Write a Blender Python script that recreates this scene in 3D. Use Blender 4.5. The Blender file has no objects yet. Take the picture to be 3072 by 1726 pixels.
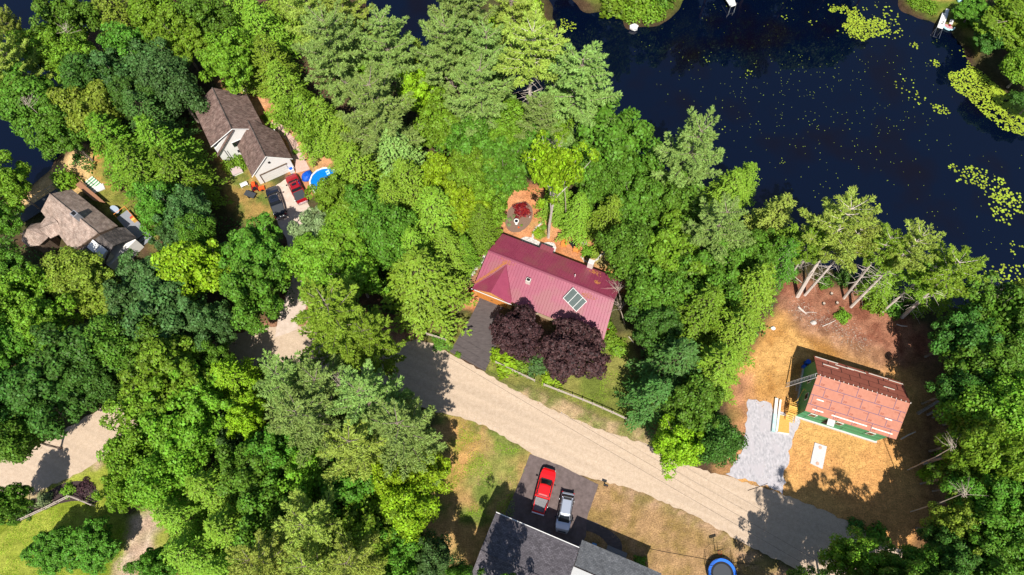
import bpy, math, random
import numpy as np
from mathutils import Vector, Matrix
R = math.radians
C = bpy.context.scene.collection
# ------------------------------------------------------------------ camera, sky, sun, exposure
SUN_EL, SUN_AZ = 58.0, -89.0          # azimuth (deg from +X) the sunlight comes from
CAM_H, TILT = 92.0, 22.0
cd = bpy.data.cameras.new('camera'); cam = bpy.data.objects.new('camera', cd); C.objects.link(cam)
cd.sensor_width = 36.0; cd.lens = 24.0; cd.clip_end = 3000; cd.clip_start = 1
cam.location = (0, 0, CAM_H); cam.rotation_euler = (R(TILT), 0, 0)
bpy.context.scene.camera = cam
w = bpy.data.worlds.new('World'); bpy.context.scene.world = w; w.use_nodes = True
nt = w.node_tree; bg = nt.nodes['Background']; sk = nt.nodes.new('ShaderNodeTexSky')
sk.sky_type = 'NISHITA'; sk.sun_disc = False; sk.sun_elevation = R(SUN_EL); sk.sun_rotation = R(90 - SUN_AZ)
sk.ozone_density = 2.5
nt.links.new(sk.outputs[0], bg.inputs[0]); bg.inputs[1].default_value = 0.088
sl = bpy.data.lights.new('sun', 'SUN'); sl.energy = 5.0; sl.angle = R(0.5); sl.color = (1, .95, .86)
so = bpy.data.objects.new('sun', sl); C.objects.link(so)
sd = Vector((math.cos(R(SUN_EL))*math.cos(R(SUN_AZ)), math.cos(R(SUN_EL))*math.sin(R(SUN_AZ)), math.sin(R(SUN_EL))))
so.rotation_euler = sd.to_track_quat('Z', 'Y').to_euler(); so.location = (0, -40, 120)
vs = bpy.context.scene.view_settings
vs.view_transform = 'Standard'; vs.look = 'None'; vs.exposure = 0.35; vs.gamma = 1
bpy.context.scene.cycles.max_bounces = 6

# ------------------------------------------------------------------ surveying: photo pixel (3072 wide) at height h -> ground position
F = 2048.0; TH = R(TILT)
def P(px, py, h=0.0):
    u = px - 1536; v = 863 - py
    t = (CAM_H - h) / (F*math.cos(TH) - v*math.sin(TH))
    return (u*t, (F*math.sin(TH) + v*math.cos(TH))*t)
K = 3072/2575.0
def O(x, y, h=0.0): return P(x*K, y*K, h)
def depth(X, Y, Z): return (CAM_H-Z)*math.cos(TH) + Y*math.sin(TH)
rnd = random.Random(7); nrg = np.random.default_rng(11)

# ------------------------------------------------------------------ materials
def mat(name, c1, c2=None, scale=6, rough=.8, bump=0, metal=0, spec=.3, detail=6, stretch=None, c3=None, scale2=None, coat=0):
    m = bpy.data.materials.new(name); m.use_nodes = True; n = m.node_tree.nodes; l = m.node_tree.links
    b = n['Principled BSDF']; b.inputs['Roughness'].default_value = rough; b.inputs['Metallic'].default_value = metal
    b.inputs['Specular IOR Level'].default_value = spec; b.inputs['Coat Weight'].default_value = coat
    if c2 is None: b.inputs['Base Color'].default_value = (*c1, 1)
    if c2 is not None or bump:
        tc = n.new('ShaderNodeTexCoord'); mp = n.new('ShaderNodeMapping'); l.new(tc.outputs['Object'], mp.inputs[0])
        if stretch: mp.inputs['Scale'].default_value = stretch
        ns = n.new('ShaderNodeTexNoise'); ns.inputs['Scale'].default_value = scale; ns.inputs['Detail'].default_value = detail
        ns.inputs['Roughness'].default_value = .65; l.new(mp.outputs[0], ns.inputs['Vector'])
    if c2 is not None:
        r = n.new('ShaderNodeValToRGB'); r.color_ramp.elements[0].position = .33; r.color_ramp.elements[1].position = .67
        r.color_ramp.elements[0].color = (*c1, 1); r.color_ramp.elements[1].color = (*c2, 1)
        l.new(ns.outputs['Fac'], r.inputs[0]); out = r.outputs[0]
        if c3 is not None:
            n2 = n.new('ShaderNodeTexNoise'); n2.inputs['Scale'].default_value = scale2 or scale/8; n2.inputs['Detail'].default_value = 4
            l.new(mp.outputs[0], n2.inputs['Vector'])
            r2 = n.new('ShaderNodeValToRGB'); r2.color_ramp.elements[0].position = .48; r2.color_ramp.elements[1].position = .62
            l.new(n2.outputs['Fac'], r2.inputs[0]); mx = n.new('ShaderNodeMixRGB'); l.new(r2.outputs[0], mx.inputs[0])
            l.new(out, mx.inputs[1]); mx.inputs[2].default_value = (*c3, 1); out = mx.outputs[0]
        l.new(out, b.inputs['Base Color'])
    if bump:
        bp = n.new('ShaderNodeBump'); bp.inputs['Strength'].default_value = bump; bp.inputs['Distance'].default_value = .05
        l.new(ns.outputs['Fac'], bp.inputs['Height']); l.new(bp.outputs[0], b.inputs['Normal'])
    return m

def shingle(name, c1, c2, mortar, bw=.35, rh=.16, rot=0, blotch=.35):
    m = mat(name, c1, c2, rough=.95, spec=.15); n = m.node_tree.nodes; l = m.node_tree.links; b = n['Principled BSDF']
    tc = n['Texture Coordinate']; mp = n['Mapping']; mp.inputs['Rotation'].default_value = (0, 0, rot)
    br = n.new('ShaderNodeTexBrick'); br.inputs['Scale'].default_value = 1; br.inputs['Brick Width'].default_value = bw
    br.inputs['Row Height'].default_value = rh; br.inputs['Mortar Size'].default_value = .012
    br.inputs['Color1'].default_value = (*c1, 1); br.inputs['Color2'].default_value = (*c2, 1); br.inputs['Mortar'].default_value = (*mortar, 1)
    l.new(mp.outputs[0], br.inputs['Vector'])
    n2 = n.new('ShaderNodeTexNoise'); n2.inputs['Scale'].default_value = 1.3; n2.inputs['Detail'].default_value = 8
    l.new(mp.outputs[0], n2.inputs['Vector'])
    mr = n.new('ShaderNodeMapRange'); mr.inputs[1].default_value = .3; mr.inputs[2].default_value = .7
    mr.inputs[3].default_value = 1-blotch; mr.inputs[4].default_value = 1+blotch; l.new(n2.outputs['Fac'], mr.inputs[0])
    n3 = n['Noise Texture']; n3.inputs['Scale'].default_value = 5
    mr3 = n.new('ShaderNodeMapRange'); mr3.inputs[1].default_value = .3; mr3.inputs[2].default_value = .7; mr3.inputs[3].default_value = .8; mr3.inputs[4].default_value = 1.25
    l.new(n3.outputs['Fac'], mr3.inputs[0])
    mm = n.new('ShaderNodeMath'); mm.operation = 'MULTIPLY'; l.new(mr.outputs[0], mm.inputs[0]); l.new(mr3.outputs[0], mm.inputs[1])
    vm = n.new('ShaderNodeVectorMath'); vm.operation = 'SCALE'; l.new(br.outputs[0], vm.inputs[0]); l.new(mm.outputs[0], vm.inputs['Scale'])
    l.new(vm.outputs[0], b.inputs['Base Color'])
    return m

def leafmat(name, rgb, var=.45, hue=.025, transl=.22, rough=.55):
    m = bpy.data.materials.new(name); m.use_nodes = True; n = m.node_tree.nodes; l = m.node_tree.links
    b = n['Principled BSDF']; b.inputs['Roughness'].default_value = rough; b.inputs['Specular IOR Level'].default_value = .25
    g = n.new('ShaderNodeNewGeometry'); oi = n.new('ShaderNodeObjectInfo'); hs = n.new('ShaderNodeHueSaturation')
    hs.inputs['Color'].default_value = (*rgb, 1)
    a = n.new('ShaderNodeMapRange'); l.new(g.outputs['Random Per Island'], a.inputs[0]); a.inputs[3].default_value = 1-var; a.inputs[4].default_value = 1+var
    c = n.new('ShaderNodeMapRange'); l.new(oi.outputs['Random'], c.inputs[0]); c.inputs[3].default_value = .84; c.inputs[4].default_value = 1.16
    tc = n.new('ShaderNodeTexCoord'); ns = n.new('ShaderNodeTexNoise'); ns.inputs['Scale'].default_value = .55; l.new(tc.outputs['Object'], ns.inputs['Vector'])
    d = n.new('ShaderNodeMapRange'); l.new(ns.outputs['Fac'], d.inputs[0]); d.inputs[1].default_value = .3; d.inputs[2].default_value = .7; d.inputs[3].default_value = .85; d.inputs[4].default_value = 1.15
    m1 = n.new('ShaderNodeMath'); m1.operation = 'MULTIPLY'; l.new(a.outputs[0], m1.inputs[0]); l.new(c.outputs[0], m1.inputs[1])
    m2 = n.new('ShaderNodeMath'); m2.operation = 'MULTIPLY'; l.new(m1.outputs[0], m2.inputs[0]); l.new(d.outputs[0], m2.inputs[1])
    l.new(m2.outputs[0], hs.inputs['Value'])
    h = n.new('ShaderNodeMapRange'); l.new(oi.outputs['Random'], h.inputs[0]); h.inputs[3].default_value = .5-hue*.5; h.inputs[4].default_value = .5+hue*.5
    ha = n.new('ShaderNodeMath'); ha.operation = 'ADD'; l.new(h.outputs[0], ha.inputs[0])
    hb = n.new('ShaderNodeMapRange'); l.new(g.outputs['Random Per Island'], hb.inputs[0]); hb.inputs[3].default_value = -.012; hb.inputs[4].default_value = .012
    l.new(hb.outputs[0], ha.inputs[1]); l.new(ha.outputs[0], hs.inputs['Hue'])
    l.new(hs.outputs[0], b.inputs['Base Color'])
    t = n.new('ShaderNodeBsdfTranslucent'); l.new(hs.outputs[0], t.inputs[0]); mx = n.new('ShaderNodeMixShader'); mx.inputs[0].default_value = transl
    l.new(b.outputs[0], mx.inputs[1]); l.new(t.outputs[0], mx.inputs[2]); l.new(mx.outputs[0], n['Material Output'].inputs[0])
    return m

LEAF = {
 'lime': leafmat('leaf_lime', (.255, .400, .014)), 'bright': leafmat('leaf_bright', (.170, .310, .020)),
 'mid': leafmat('leaf_mid', (.108, .238, .020)), 'deep': leafmat('leaf_deep', (.070, .168, .022)),
 'blue': leafmat('leaf_bluish', (.080, .165, .040)), 'olive': leafmat('leaf_olive', (.215, .290, .028)),
 'grey': leafmat('needle_grey', (.250, .375, .085), var=.3), 'yellow': leafmat('needle_yellow', (.335, .420, .065), var=.3),
 'hem': leafmat('needle_fresh', (.235, .380, .030), var=.3), 'spruce': leafmat('needle_dark', (.092, .215, .040), var=.3),
 'purple': leafmat('leaf_purple', (.064, .030, .034), hue=.05, var=.8), 'red': leafmat('leaf_red', (.24, .012, .014)),
 'white': leafmat('leaf_whitish', (.22, .30, .12)),
}
M = {
 'bark': mat('bark_brown', (.07, .045, .03), (.16, .11, .08), 5, .95, .6, stretch=(1, 1, .2)),
 'barkg': mat('bark_grey', (.20, .15, .125), (.42, .34, .29), 4, .95, .6, stretch=(1, 1, .25)),
 'white': mat('white_paint', (.78, .77, .75), (.70, .69, .67), 2, .6), 'siding': mat('off_white_siding', (.80, .78, .76), (.86, .84, .82), 1.2, .7),
 'glass': mat('dark_glass', (.01, .014, .02), rough=.08, spec=.8), 'black': mat('black_plastic', (.012, .012, .014), rough=.55),
 'rubber': mat('tyre_rubber', (.015, .015, .015), rough=.9), 'chrome': mat('brushed_metal', (.6, .6, .62), rough=.3, metal=.9),
 'red': mat('red_car_paint', (.75, .008, .010), rough=.28, spec=.5, coat=.5), 'darkred': mat('dark_red_car_paint', (.30, .006, .012), rough=.28, spec=.5, coat=.5),
 'navy': mat('black_blue_car_paint', (.012, .015, .028), rough=.22, spec=.6, coat=.6), 'silver': mat('silver_car_paint', (.50, .54, .62), rough=.3, metal=.55, coat=.5),
 'bedgrey': mat('bed_liner_grey', (.16, .16, .17), (.24, .24, .25), 8, .8), 'cover': mat('vinyl_bed_cover', (.05, .055, .065), rough=.6),
 'wood': mat('weathered_wood', (.38, .30, .24), (.55, .46, .38), 6, .85, .2, stretch=(1, 8, 8)), 'orangewood': mat('orange_stained_wood', (.62, .22, .04), (.75, .30, .07), 6, .7),
 'yellowwood': mat('fresh_yellow_lumber', (.72, .40, .08), (.82, .52, .14), 6, .7), 'deckwood': mat('brown_deck_boards', (.25, .12, .07), (.36, .18, .10), 6, .8, stretch=(1, 12, 1)),
 'fence': mat('pale_split_rail', (.36, .29, .24), (.52, .45, .39), 8, .85), 'osb': mat('osb_sheet', (.60, .28, .06), (.74, .40, .11), 9, .9),
 'lumber': mat('pale_fresh_board', (.85, .78, .68), rough=.7), 'greenwrap': mat('green_wall_sheathing', (.06, .27, .12), (.08, .32, .15), 2, .6),
 'roofpanel': mat('terracotta_sheathing', (.40, .16, .105), (.46, .19, .128), 2.5, .75), 'roofpanel_shaded': mat('terracotta_sheathing_shaded', (.29, .085, .055), (.34, .105, .07), 2.5, .75),  # second one: same sheets, colour darkened for the slope turned from the sun
 'tape': mat('dark_seam_tape', (.12, .07, .13), rough=.6), 'gap': mat('black_seam', (.02, .012, .012), rough=.9), 'ink': mat('dark_red_ink', (.22, .04, .03), rough=.8),
 'redmetal': mat('wine_red_roof_metal', (.255, .040, .082), (.30, .052, .098), .8, .42, .0, spec=.5, c3=(.26, .066, .085), scale2=.35),
 'redridge': mat('wine_red_ridge_cap', (.22, .045, .08), rough=.45), 'litter': mat('needle_litter', (.50, .20, .05), (.32, .12, .05), 9, .95),
 'shbrown': shingle('brown_shingles', (.135, .085, .072), (.235, .165, .14), (.07, .045, .04)),
 'shtan': shingle('tan_shingles', (.31, .225, .185), (.41, .32, .27), (.20, .145, .12)),
 'shgrey': shingle('charcoal_shingles', (.095, .085, .095), (.155, .14, .155), (.05, .045, .05), blotch=.2),
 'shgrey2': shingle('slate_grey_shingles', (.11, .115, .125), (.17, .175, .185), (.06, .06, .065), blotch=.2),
 'shdark': shingle('mossy_dark_shingles', (.06, .055, .055), (.13, .11, .10), (.04, .035, .035)),
 'brick': mat('whitish_chimney_brick', (.62, .55, .50), (.74, .68, .62), 9, .9), 'panel': mat('solar_glass', (.05, .075, .07), (.07, .10, .095), 3, .25, spec=.5),
 'blue': mat('blue_plastic', (.008, .10, .60), rough=.45), 'poolwater': mat('pool_blue_liner_water', (.005, .17, .55), (.006, .20, .60), 2, .12, .15),
 'cyan': mat('pale_cyan_vinyl', (.45, .75, .80), rough=.4), 'bluetarp': mat('blue_tarp', (.005, .06, .42), (.01, .12, .62), 5, .35, .6), 'orange': mat('orange_plastic', (.85, .10, .02), rough=.4),
 'concrete': mat('pale_concrete', (.50, .49, .49), (.60, .585, .58), 5, .9), 'stone': mat('pale_grey_stone', (.42, .38, .36), (.66, .61, .57), 6, .9, .4),
 'net': mat('black_netting', (.012, .010, .010), rough=.8), 'teal': mat('turquoise_plastic', (.02, .35, .42), rough=.4), 'grey': mat('grey_plastic', (.25, .26, .29), rough=.5),
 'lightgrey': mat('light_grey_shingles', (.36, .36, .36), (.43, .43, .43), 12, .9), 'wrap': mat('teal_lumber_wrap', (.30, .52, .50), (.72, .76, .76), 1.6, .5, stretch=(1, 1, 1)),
 'whitebark': mat('dead_twig_bark', (.50, .42, .37), (.66, .58, .52), 5, .9), 'hose': mat('dark_hose', (.05, .03, .02), rough=.7),
 'soil': mat('dark_bark_mulch', (.035, .022, .022), (.075, .05, .048), 14, .95, .5), 'bed': mat('grey_brown_bark_mulch', (.17, .105, .075), (.24, .155, .115), 12, .95, .4),
}
def mesh_grip(m): return m

# ------------------------------------------------------------------ mesh helpers
class MB:
    def __init__(s): s.v = []; s.f = []
    def add(s, vs_, fs):
        k = len(s.v); s.v += [tuple(v) for v in vs_]; s.f += [tuple(i+k for i in f) for f in fs]; return s
    def box(s, x0, x1, y0, y1, z0, z1, mtx=None):
        v = [Vector((x, y, z)) for z in (z0, z1) for x, y in ((x0, y0), (x1, y0), (x1, y1), (x0, y1))]
        if mtx is not None: v = [mtx @ q for q in v]
        return s.add(v, [(3, 2, 1, 0), (4, 5, 6, 7), (0, 1, 5, 4), (1, 2, 6, 5), (2, 3, 7, 6), (3, 0, 4, 7)])
    def cbox(s, c, d, rz=0, ry=0, rx=0):
        m = Matrix.Translation(c) @ Matrix.Rotation(rz, 4, 'Z') @ Matrix.Rotation(ry, 4, 'Y') @ Matrix.Rotation(rx, 4, 'X')
        return s.box(-d[0]/2, d[0]/2, -d[1]/2, d[1]/2, -d[2]/2, d[2]/2, m)
    def prism(s, pts, z0, z1):
        n = len(pts); a = [(p[0], p[1], z0) for p in pts] + [(p[0], p[1], z1) for p in pts]
        return s.add(a, [tuple(range(n))[::-1], tuple(range(n, 2*n))] + [(i, (i+1) % n, n+(i+1) % n, n+i) for i in range(n)])
    def slab(s, pts, t=.14):            # 3D polygon thickened straight down
        n = len(pts); a = list(pts) + [(p[0], p[1], p[2]-t) for p in pts]
        return s.add(a, [tuple(range(n)), tuple(range(n, 2*n))[::-1]] + [(i, n+i, n+(i+1) % n, (i+1) % n) for i in range(n)])
    def tube(s, pts, rad, n=6, cap=True):
        pts = [Vector(p) for p in pts]; rad = rad if hasattr(rad, '__len__') else [rad]*len(pts); rings = []
        for i, p in enumerate(pts):
            d = (pts[min(i+1, len(pts)-1)] - pts[max(i-1, 0)]).normalized()
            a = d.cross(Vector((0, 0, 1)));
            if a.length < 1e-3: a = Vector((1, 0, 0))
            a.normalize(); b = d.cross(a)
            rings += [p + (a*math.cos(2*math.pi*k/n) + b*math.sin(2*math.pi*k/n))*rad[i] for k in range(n)]
        f = [(i*n+k, i*n+(k+1) % n, (i+1)*n+(k+1) % n, (i+1)*n+k) for i in range(len(pts)-1) for k in range(n)]
        if cap: f += [tuple(range(n))[::-1], tuple(range((len(pts)-1)*n, len(pts)*n))]
        return s.add(rings, f)
    def loft(s, rings):
        n = len(rings[0]); v = [p for r in rings for p in r]
        f = [(i*n+k, i*n+(k+1) % n, (i+1)*n+(k+1) % n, (i+1)*n+k) for i in range(len(rings)-1) for k in range(n)]
        return s.add(v, f + [tuple(range(n))[::-1], tuple(range((len(rings)-1)*n, len(rings)*n))])
    def disc(s, cx, cy, z0, z1, r, n=20, r2=None):
        r2 = r if r2 is None else r2
        return s.loft([[(cx+r*math.cos(2*math.pi*k/n), cy+r*math.sin(2*math.pi*k/n), z0) for k in range(n)],
                       [(cx+r2*math.cos(2*math.pi*k/n), cy+r2*math.sin(2*math.pi*k/n), z1) for k in range(n)]])
    def ring(s, cx, cy, r0, r1, z0, z1, n=36):
        a = lambda r, z: [(cx+r*math.cos(2*math.pi*k/n), cy+r*math.sin(2*math.pi*k/n), z) for k in range(n)]
        v = a(r0, z0)+a(r1, z0)+a(r1, z1)+a(r0, z1)
        return s.add(v, [(j*n+k, j*n+(k+1) % n, ((j+1) % 4)*n+(k+1) % n, ((j+1) % 4)*n+k) for j in range(4) for k in range(n)])
    def build(s, name, m, parent=None, loc=None, rz=0, smooth=False, label=None):
        me = bpy.data.meshes.new(name); me.from_pydata(s.v, [], s.f); me.materials.append(m)
        if smooth: me.polygons.foreach_set('use_smooth', [True]*len(me.polygons))
        me.update(); o = bpy.data.objects.new(name, me); C.objects.link(o)
        if parent: o.parent = parent
        if loc: o.location = loc
        o.rotation_euler.z = rz
        if label: o['label'] = label
        return o
def blob(mb, c, r, n=10, mrows=7, jit=.0, sq=(1, 1, 1)):
    rows = []
    for i in range(1, mrows):
        a = math.pi*i/mrows
        rows.append([(c[0]+sq[0]*r*math.sin(a)*math.cos(2*math.pi*k/n)*(1+rnd.uniform(-jit, jit)), c[1]+sq[1]*r*math.sin(a)*math.sin(2*math.pi*k/n)*(1+rnd.uniform(-jit, jit)), c[2]+sq[2]*r*math.cos(a)) for k in range(n)])
    return mb.loft(rows)
def tag(o, label, cat, group=None):
    o['label'] = label; o['category'] = cat
    if group: o['group'] = group
    return o
def thing(name, label, cat, loc, rz=0, group=None):
    o = bpy.data.objects.new(name, None); C.objects.link(o); o.location = (loc[0], loc[1], loc[2] if len(loc) > 2 else 0); o.rotation_euler.z = rz
    o.empty_display_size = .5
    return tag(o, label, cat, group)
def struct(o): o['kind'] = 'structure'; return o
def copy_thing(root, loc, rz=0, label=None, scale=None):
    r = root.copy(); C.objects.link(r); r.location = loc; r.rotation_euler.z = rz
    if label: r['label'] = label
    if scale: r.scale = scale
    for ch in root.children:
        c = ch.copy(); C.objects.link(c); c.parent = r
        for g in ch.children:
            d = g.copy(); C.objects.link(d); d.parent = c
    return r

# ------------------------------------------------------------------ ground, water, roads
def sdist(px, py, poly):                # signed distance, negative inside
    d = np.full(px.shape, 1e9); ins = np.zeros(px.shape, bool); n = len(poly)
    for i in range(n):
        x0, y0 = poly[i]; x1, y1 = poly[(i+1) % n]; ex, ey = x1-x0, y1-y0
        t = np.clip(((px-x0)*ex+(py-y0)*ey)/(ex*ex+ey*ey+1e-9), 0, 1)
        d = np.minimum(d, np.hypot(px-x0-t*ex, py-y0-t*ey))
        c = ((y0 > py) != (y1 > py)) & (px < (x1-x0)*(py-y0)/((y1-y0) if abs(y1-y0) > 1e-9 else 1e-9)+x0); ins ^= c
    return np.where(ins, -d, d)
def vnoise(x, y, s, seed=0):            # smooth value noise, -1..1
    g = np.random.default_rng(seed).uniform(-1, 1, (256, 256)); X = x/s+1000; Y = y/s+1000
    i = np.floor(X).astype(int); j = np.floor(Y).astype(int); fx = X-i; fy = Y-j; fx = fx*fx*(3-2*fx); fy = fy*fy*(3-2*fy)
    q = lambda a, b: g[a % 256, b % 256]
    return (q(i, j)*(1-fx)+q(i+1, j)*fx)*(1-fy)+(q(i, j+1)*(1-fx)+q(i+1, j+1)*fx)*fy
def OP(l, h=0): return [O(x, y, h) for x, y in l]
LAKE = [OP([(1420,-40),(1470,12),(1560,22),(1590,58),(1650,50),(1695,8),(1725,-32),(1900,-34),(2100,-34),(2262,-24),(2285,20),(2345,42),(2400,62),(2425,100),(2450,140),(2510,195),(2580,255),(2700,380),(2760,700),(2560,790),(2450,800),(2330,775),(2200,730),(2080,690),(1960,660),(1800,575),(1700,505),(1600,440),(1480,405),(1380,365),(1290,300),(1250,180),(1375,105),(1385,60),(1360,-40)]),
        OP([(890,-60),(925,70),(1010,130),(1100,150),(1200,110),(1225,-60)]),
        OP([(-300,-80),(275,-80),(232,95),(205,200),(190,300),(175,372),(140,412),(105,455),(80,480),(30,505),(-60,520),(-400,560)])]
def axis(lo, hi, flo, fhi, st):
    a = [flo-(flo-lo)*(1-k/8)**2 for k in range(8)]; b = list(np.arange(flo, fhi, st)); c = [fhi+(hi-fhi)*(k/8)**2 for k in range(0, 9)]
    return np.array(a+b+c)
ax = axis(-900, 900, -120, 120, .5); ay = axis(-500, 1100, -14, 122, .5)
GX, GY = np.meshgrid(ax, ay, indexing='ij'); gx, gy = GX.ravel(), GY.ravel()
lk = np.minimum.reduce([sdist(gx, gy, p) for p in LAKE]) + vnoise(gx, gy, 2.2, 3)*.5
gz = np.clip(lk*.45, -2.2, 0)
gz += np.where(lk > 1.5, 0, 0)
def lin(c): return np.array(c)
col = np.tile(lin([.095, .055, .034]), (gx.size, 1))
wx = gx + vnoise(gx, gy, 1.1, 5)*.45 + vnoise(gx, gy, 3.5, 6)*.7; wy = gy + vnoise(gx, gy, 1.3, 8)*.45 + vnoise(gx, gy, 3.3, 9)*.7
def paint(poly, c, soft=.5, c2=None, s=3, amt=1.0, seed=1):
    global col
    d = sdist(wx, wy, OP(poly)); a = np.clip(.5-d/(2*soft), 0, 1)[:, None]*amt; cc = np.tile(lin(c), (gx.size, 1))
    if c2 is not None:
        k = np.clip(.5+1.1*(vnoise(wx, wy, s, seed)+.5*vnoise(wx, wy, s/2.7, seed+1)), 0, 1)[:, None]; cc = cc*(1-k)+lin(c2)*k
    col = col*(1-a)+cc*a
G1 = (.095, .115, .025); G2 = (.20, .22, .04); STRAW = (.42, .30, .17); ORB = (.42, .20, .07); SAND = (.38, .185, .052); SAND2 = (.56, .315, .108)
kk = np.clip(.5+vnoise(gx, gy, 4, 21)+.6*vnoise(gx, gy, 1.3, 22), 0, 1)[:, None]
col = col*(1-kk*.6)+lin([.05, .075, .02])*kk*.6
paint([(520,830),(700,800),(760,740),(1000,800),(1080,830),(1130,880),(1000,960),(600,930)], (.36,.19,.12), 1.5, (.24,.12,.07), 2)
paint([(1140,860),(1180,790),(1200,880),(1130,900),(1050,850),(1080,820)], G1, .5, (.18,.16,.04), 1.5)
paint([(1222,905),(1290,880),(1400,930),(1520,850),(1590,840),(1680,1100),(1600,1085),(1490,1040),(1360,985),(1222,940)], (.13,.16,.03), .6, (.22,.21,.055), 2, seed=31)
paint([(1222,945),(1350,985),(1480,1040),(1600,1080),(1740,1140),(1740,1180),(1500,1110),(1340,1025)], STRAW, .5, (.20,.21,.06), 1.2, seed=33)
paint([(1100,1020),(1200,1050),(1330,1130),(1350,1160),(1290,1330),(1200,1420),(1060,1420),(1040,1200)], (.14,.175,.035), .6, (.40,.25,.10), 1.8, seed=36)
paint([(1130,1050),(1180,1055),(1200,1150),(1160,1250),(1120,1240)], (.50,.27,.10), 1.2, (.36,.25,.06), 1.2, amt=.8, seed=38)
paint([(1230,1105),(1290,1130),(1300,1200),(1230,1260),(1180,1200)], (.15,.22,.035), 1.5, (.25,.26,.07), 1.5, amt=.8, seed=39)
paint([(1480,1200),(1600,1230),(1750,1290),(1880,1365),(2060,1480),(2100,1600),(1300,1600),(1400,1400)], (.35,.215,.105), .5, (.25,.165,.06), 1.3, seed=41)
paint([(1500,1195),(1620,1235),(1760,1295),(1890,1370),(2080,1480),(2030,1490),(1850,1390),(1700,1310),(1560,1250)], (.42,.27,.17), .6, (.22,.17,.06), 1, amt=.75, seed=43)
paint([(1880,880),(1940,800),(2000,770),(2110,830),(2200,880),(2300,920),(2360,1000),(2330,1150),(2360,1300),(2260,1400),(2160,1360),(2000,1260),(1890,1215),(1800,1190),(1850,1080),(1840,940)], (.55,.28,.10), .8, SAND2, 4, seed=45)
paint([(1925,830),(2010,800),(2090,850),(2190,930),(2200,960),(2000,960),(1990,1000),(1900,1000),(1890,900)], SAND2, 1.2, SAND, 2.5, seed=47)
paint([(1840,960),(1880,930),(1890,1030),(1880,1120),(1850,1180),(1800,1190),(1860,1060)], (.50,.24,.13), .8, (.30,.15,.08), 1.2, seed=48)
paint([(1970,700),(2100,715),(2200,770),(2300,800),(2360,880),(2280,920),(2200,890),(2130,865),(2060,825),(1975,790)], (.20,.075,.045), .9, (.31,.14,.085), 1.4, seed=49)
paint([(1985,770),(2050,800),(2130,850),(2200,880),(2250,900),(2230,930),(2150,905),(2060,850),(1990,810)], (.40,.22,.14), 1, (.20,.10,.065), .9, amt=.8, seed=50)
paint([(2300,900),(2420,950),(2420,1400),(2300,1400),(2330,1200),(2290,1100),(2330,1000)], (.22,.11,.05), 2, (.30,.16,.07), 2, seed=51)
paint([(1160,760),(1180,670),(1215,600),(1255,575),(1250,500),(1290,460),(1370,460),(1400,560),(1500,590),(1560,640),(1580,720),(1200,780)], (.50,.205,.085), .6, (.58,.27,.13), 2, seed=53)
paint([(1150,760),(1165,690),(1200,640),(1215,660),(1200,700),(1170,760)], (.17,.10,.07), .8)
paint([(1340,562),(1375,556),(1392,590),(1350,603)], (.25,.30,.06), .7, (.50,.25,.12), .8, seed=54)
paint([(1460,625),(1490,618),(1540,640),(1530,680),(1470,660)], (.26,.27,.09), .6, (.55,.36,.18), .9, seed=55)
paint([(540,205),(640,205),(690,270),(770,320),(830,340),(850,470),(770,500),(690,400),(600,260)], (.46,.20,.09), .7, (.58,.30,.15), 2, seed=57)
paint([(760,380),(800,350),(800,420),(780,430)], (.26,.27,.06), .8, (.48,.30,.12), 1, seed=58)
paint([(540,390),(640,410),(690,470),(700,560),(620,580),(560,500)], (.12,.16,.03), .7, (.34,.22,.07), 1.4, seed=59)
paint([(225,370),(270,390),(300,470),(380,560),(390,620),(340,600),(230,500)], (.15,.17,.03), .7, (.24,.22,.05), 2, seed=61)
paint([(60,500),(110,450),(160,395),(205,372),(240,390),(250,450),(215,470),(190,500),(120,520),(60,520)], (.70,.47,.22), .6, (.60,.38,.16), 2.5, seed=63)
paint([(205,375),(250,380),(270,450),(290,480),(245,470),(225,410)], (.48,.26,.08), .6, (.30,.25,.06), 1.2, seed=64)
paint([(-60,1330),(60,1270),(230,1170),(290,1150),(300,1260),(330,1290),(450,1260),(460,1330),(420,1500),(-80,1560)], (.17,.215,.02), .7, (.28,.31,.045), 2.5, seed=65)
paint([(-60,1260),(120,1195),(240,1130),(300,1110),(300,1180),(180,1200),(60,1265),(-60,1330)], (.46,.33,.22), .5, (.24,.24,.05), 1.3, seed=66)
paint([(330,1300),(385,1265),(440,1270),(450,1330),(400,1380),(385,1500),(270,1500)], (.44,.29,.19), .8, (.24,.24,.05), 1.6, seed=67)
paint([(335,1300),(390,1280),(400,1340),(350,1420),(330,1500),(290,1500),(310,1400)], (.52,.40,.31), .7, (.42,.30,.22), 1, amt=.8, seed=68)
paint([(2270,-60),(2275,15),(2345,45),(2420,70),(2450,140),(2480,100),(2470,-60)], (.11,.17,.02), .6, (.30,.24,.06), 2, seed=69)
paint([(1400,-60),(1500,20),(1600,65),(1720,20),(1800,-10),(2260,-5),(2250,-80)], (.14,.17,.03), .8)
paint([(1225,120),(1270,60),(1380,50),(1385,110),(1290,180)], (.17,.20,.03), .8)
rim = np.clip(1-np.abs(lk)/1.0, 0, 1)[:, None]*(lk < 2)[:, None]*.6
col = col*(1-rim)+lin([.05, .035, .015])*rim
deepk = np.clip(-lk/2.5, 0, 1)[:, None]; col = col*(1-deepk)+lin([.012, .009, .008])*deepk
nx, ny = len(ax), len(ay)
me = bpy.data.meshes.new('ground'); me.vertices.add(nx*ny)
me.vertices.foreach_set('co', np.stack([gx, gy, gz], 1).ravel())
idx = np.arange(nx*ny).reshape(nx, ny); q = np.stack([idx[:-1, :-1], idx[1:, :-1], idx[1:, 1:], idx[:-1, 1:]], -1).reshape(-1, 4)
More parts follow.
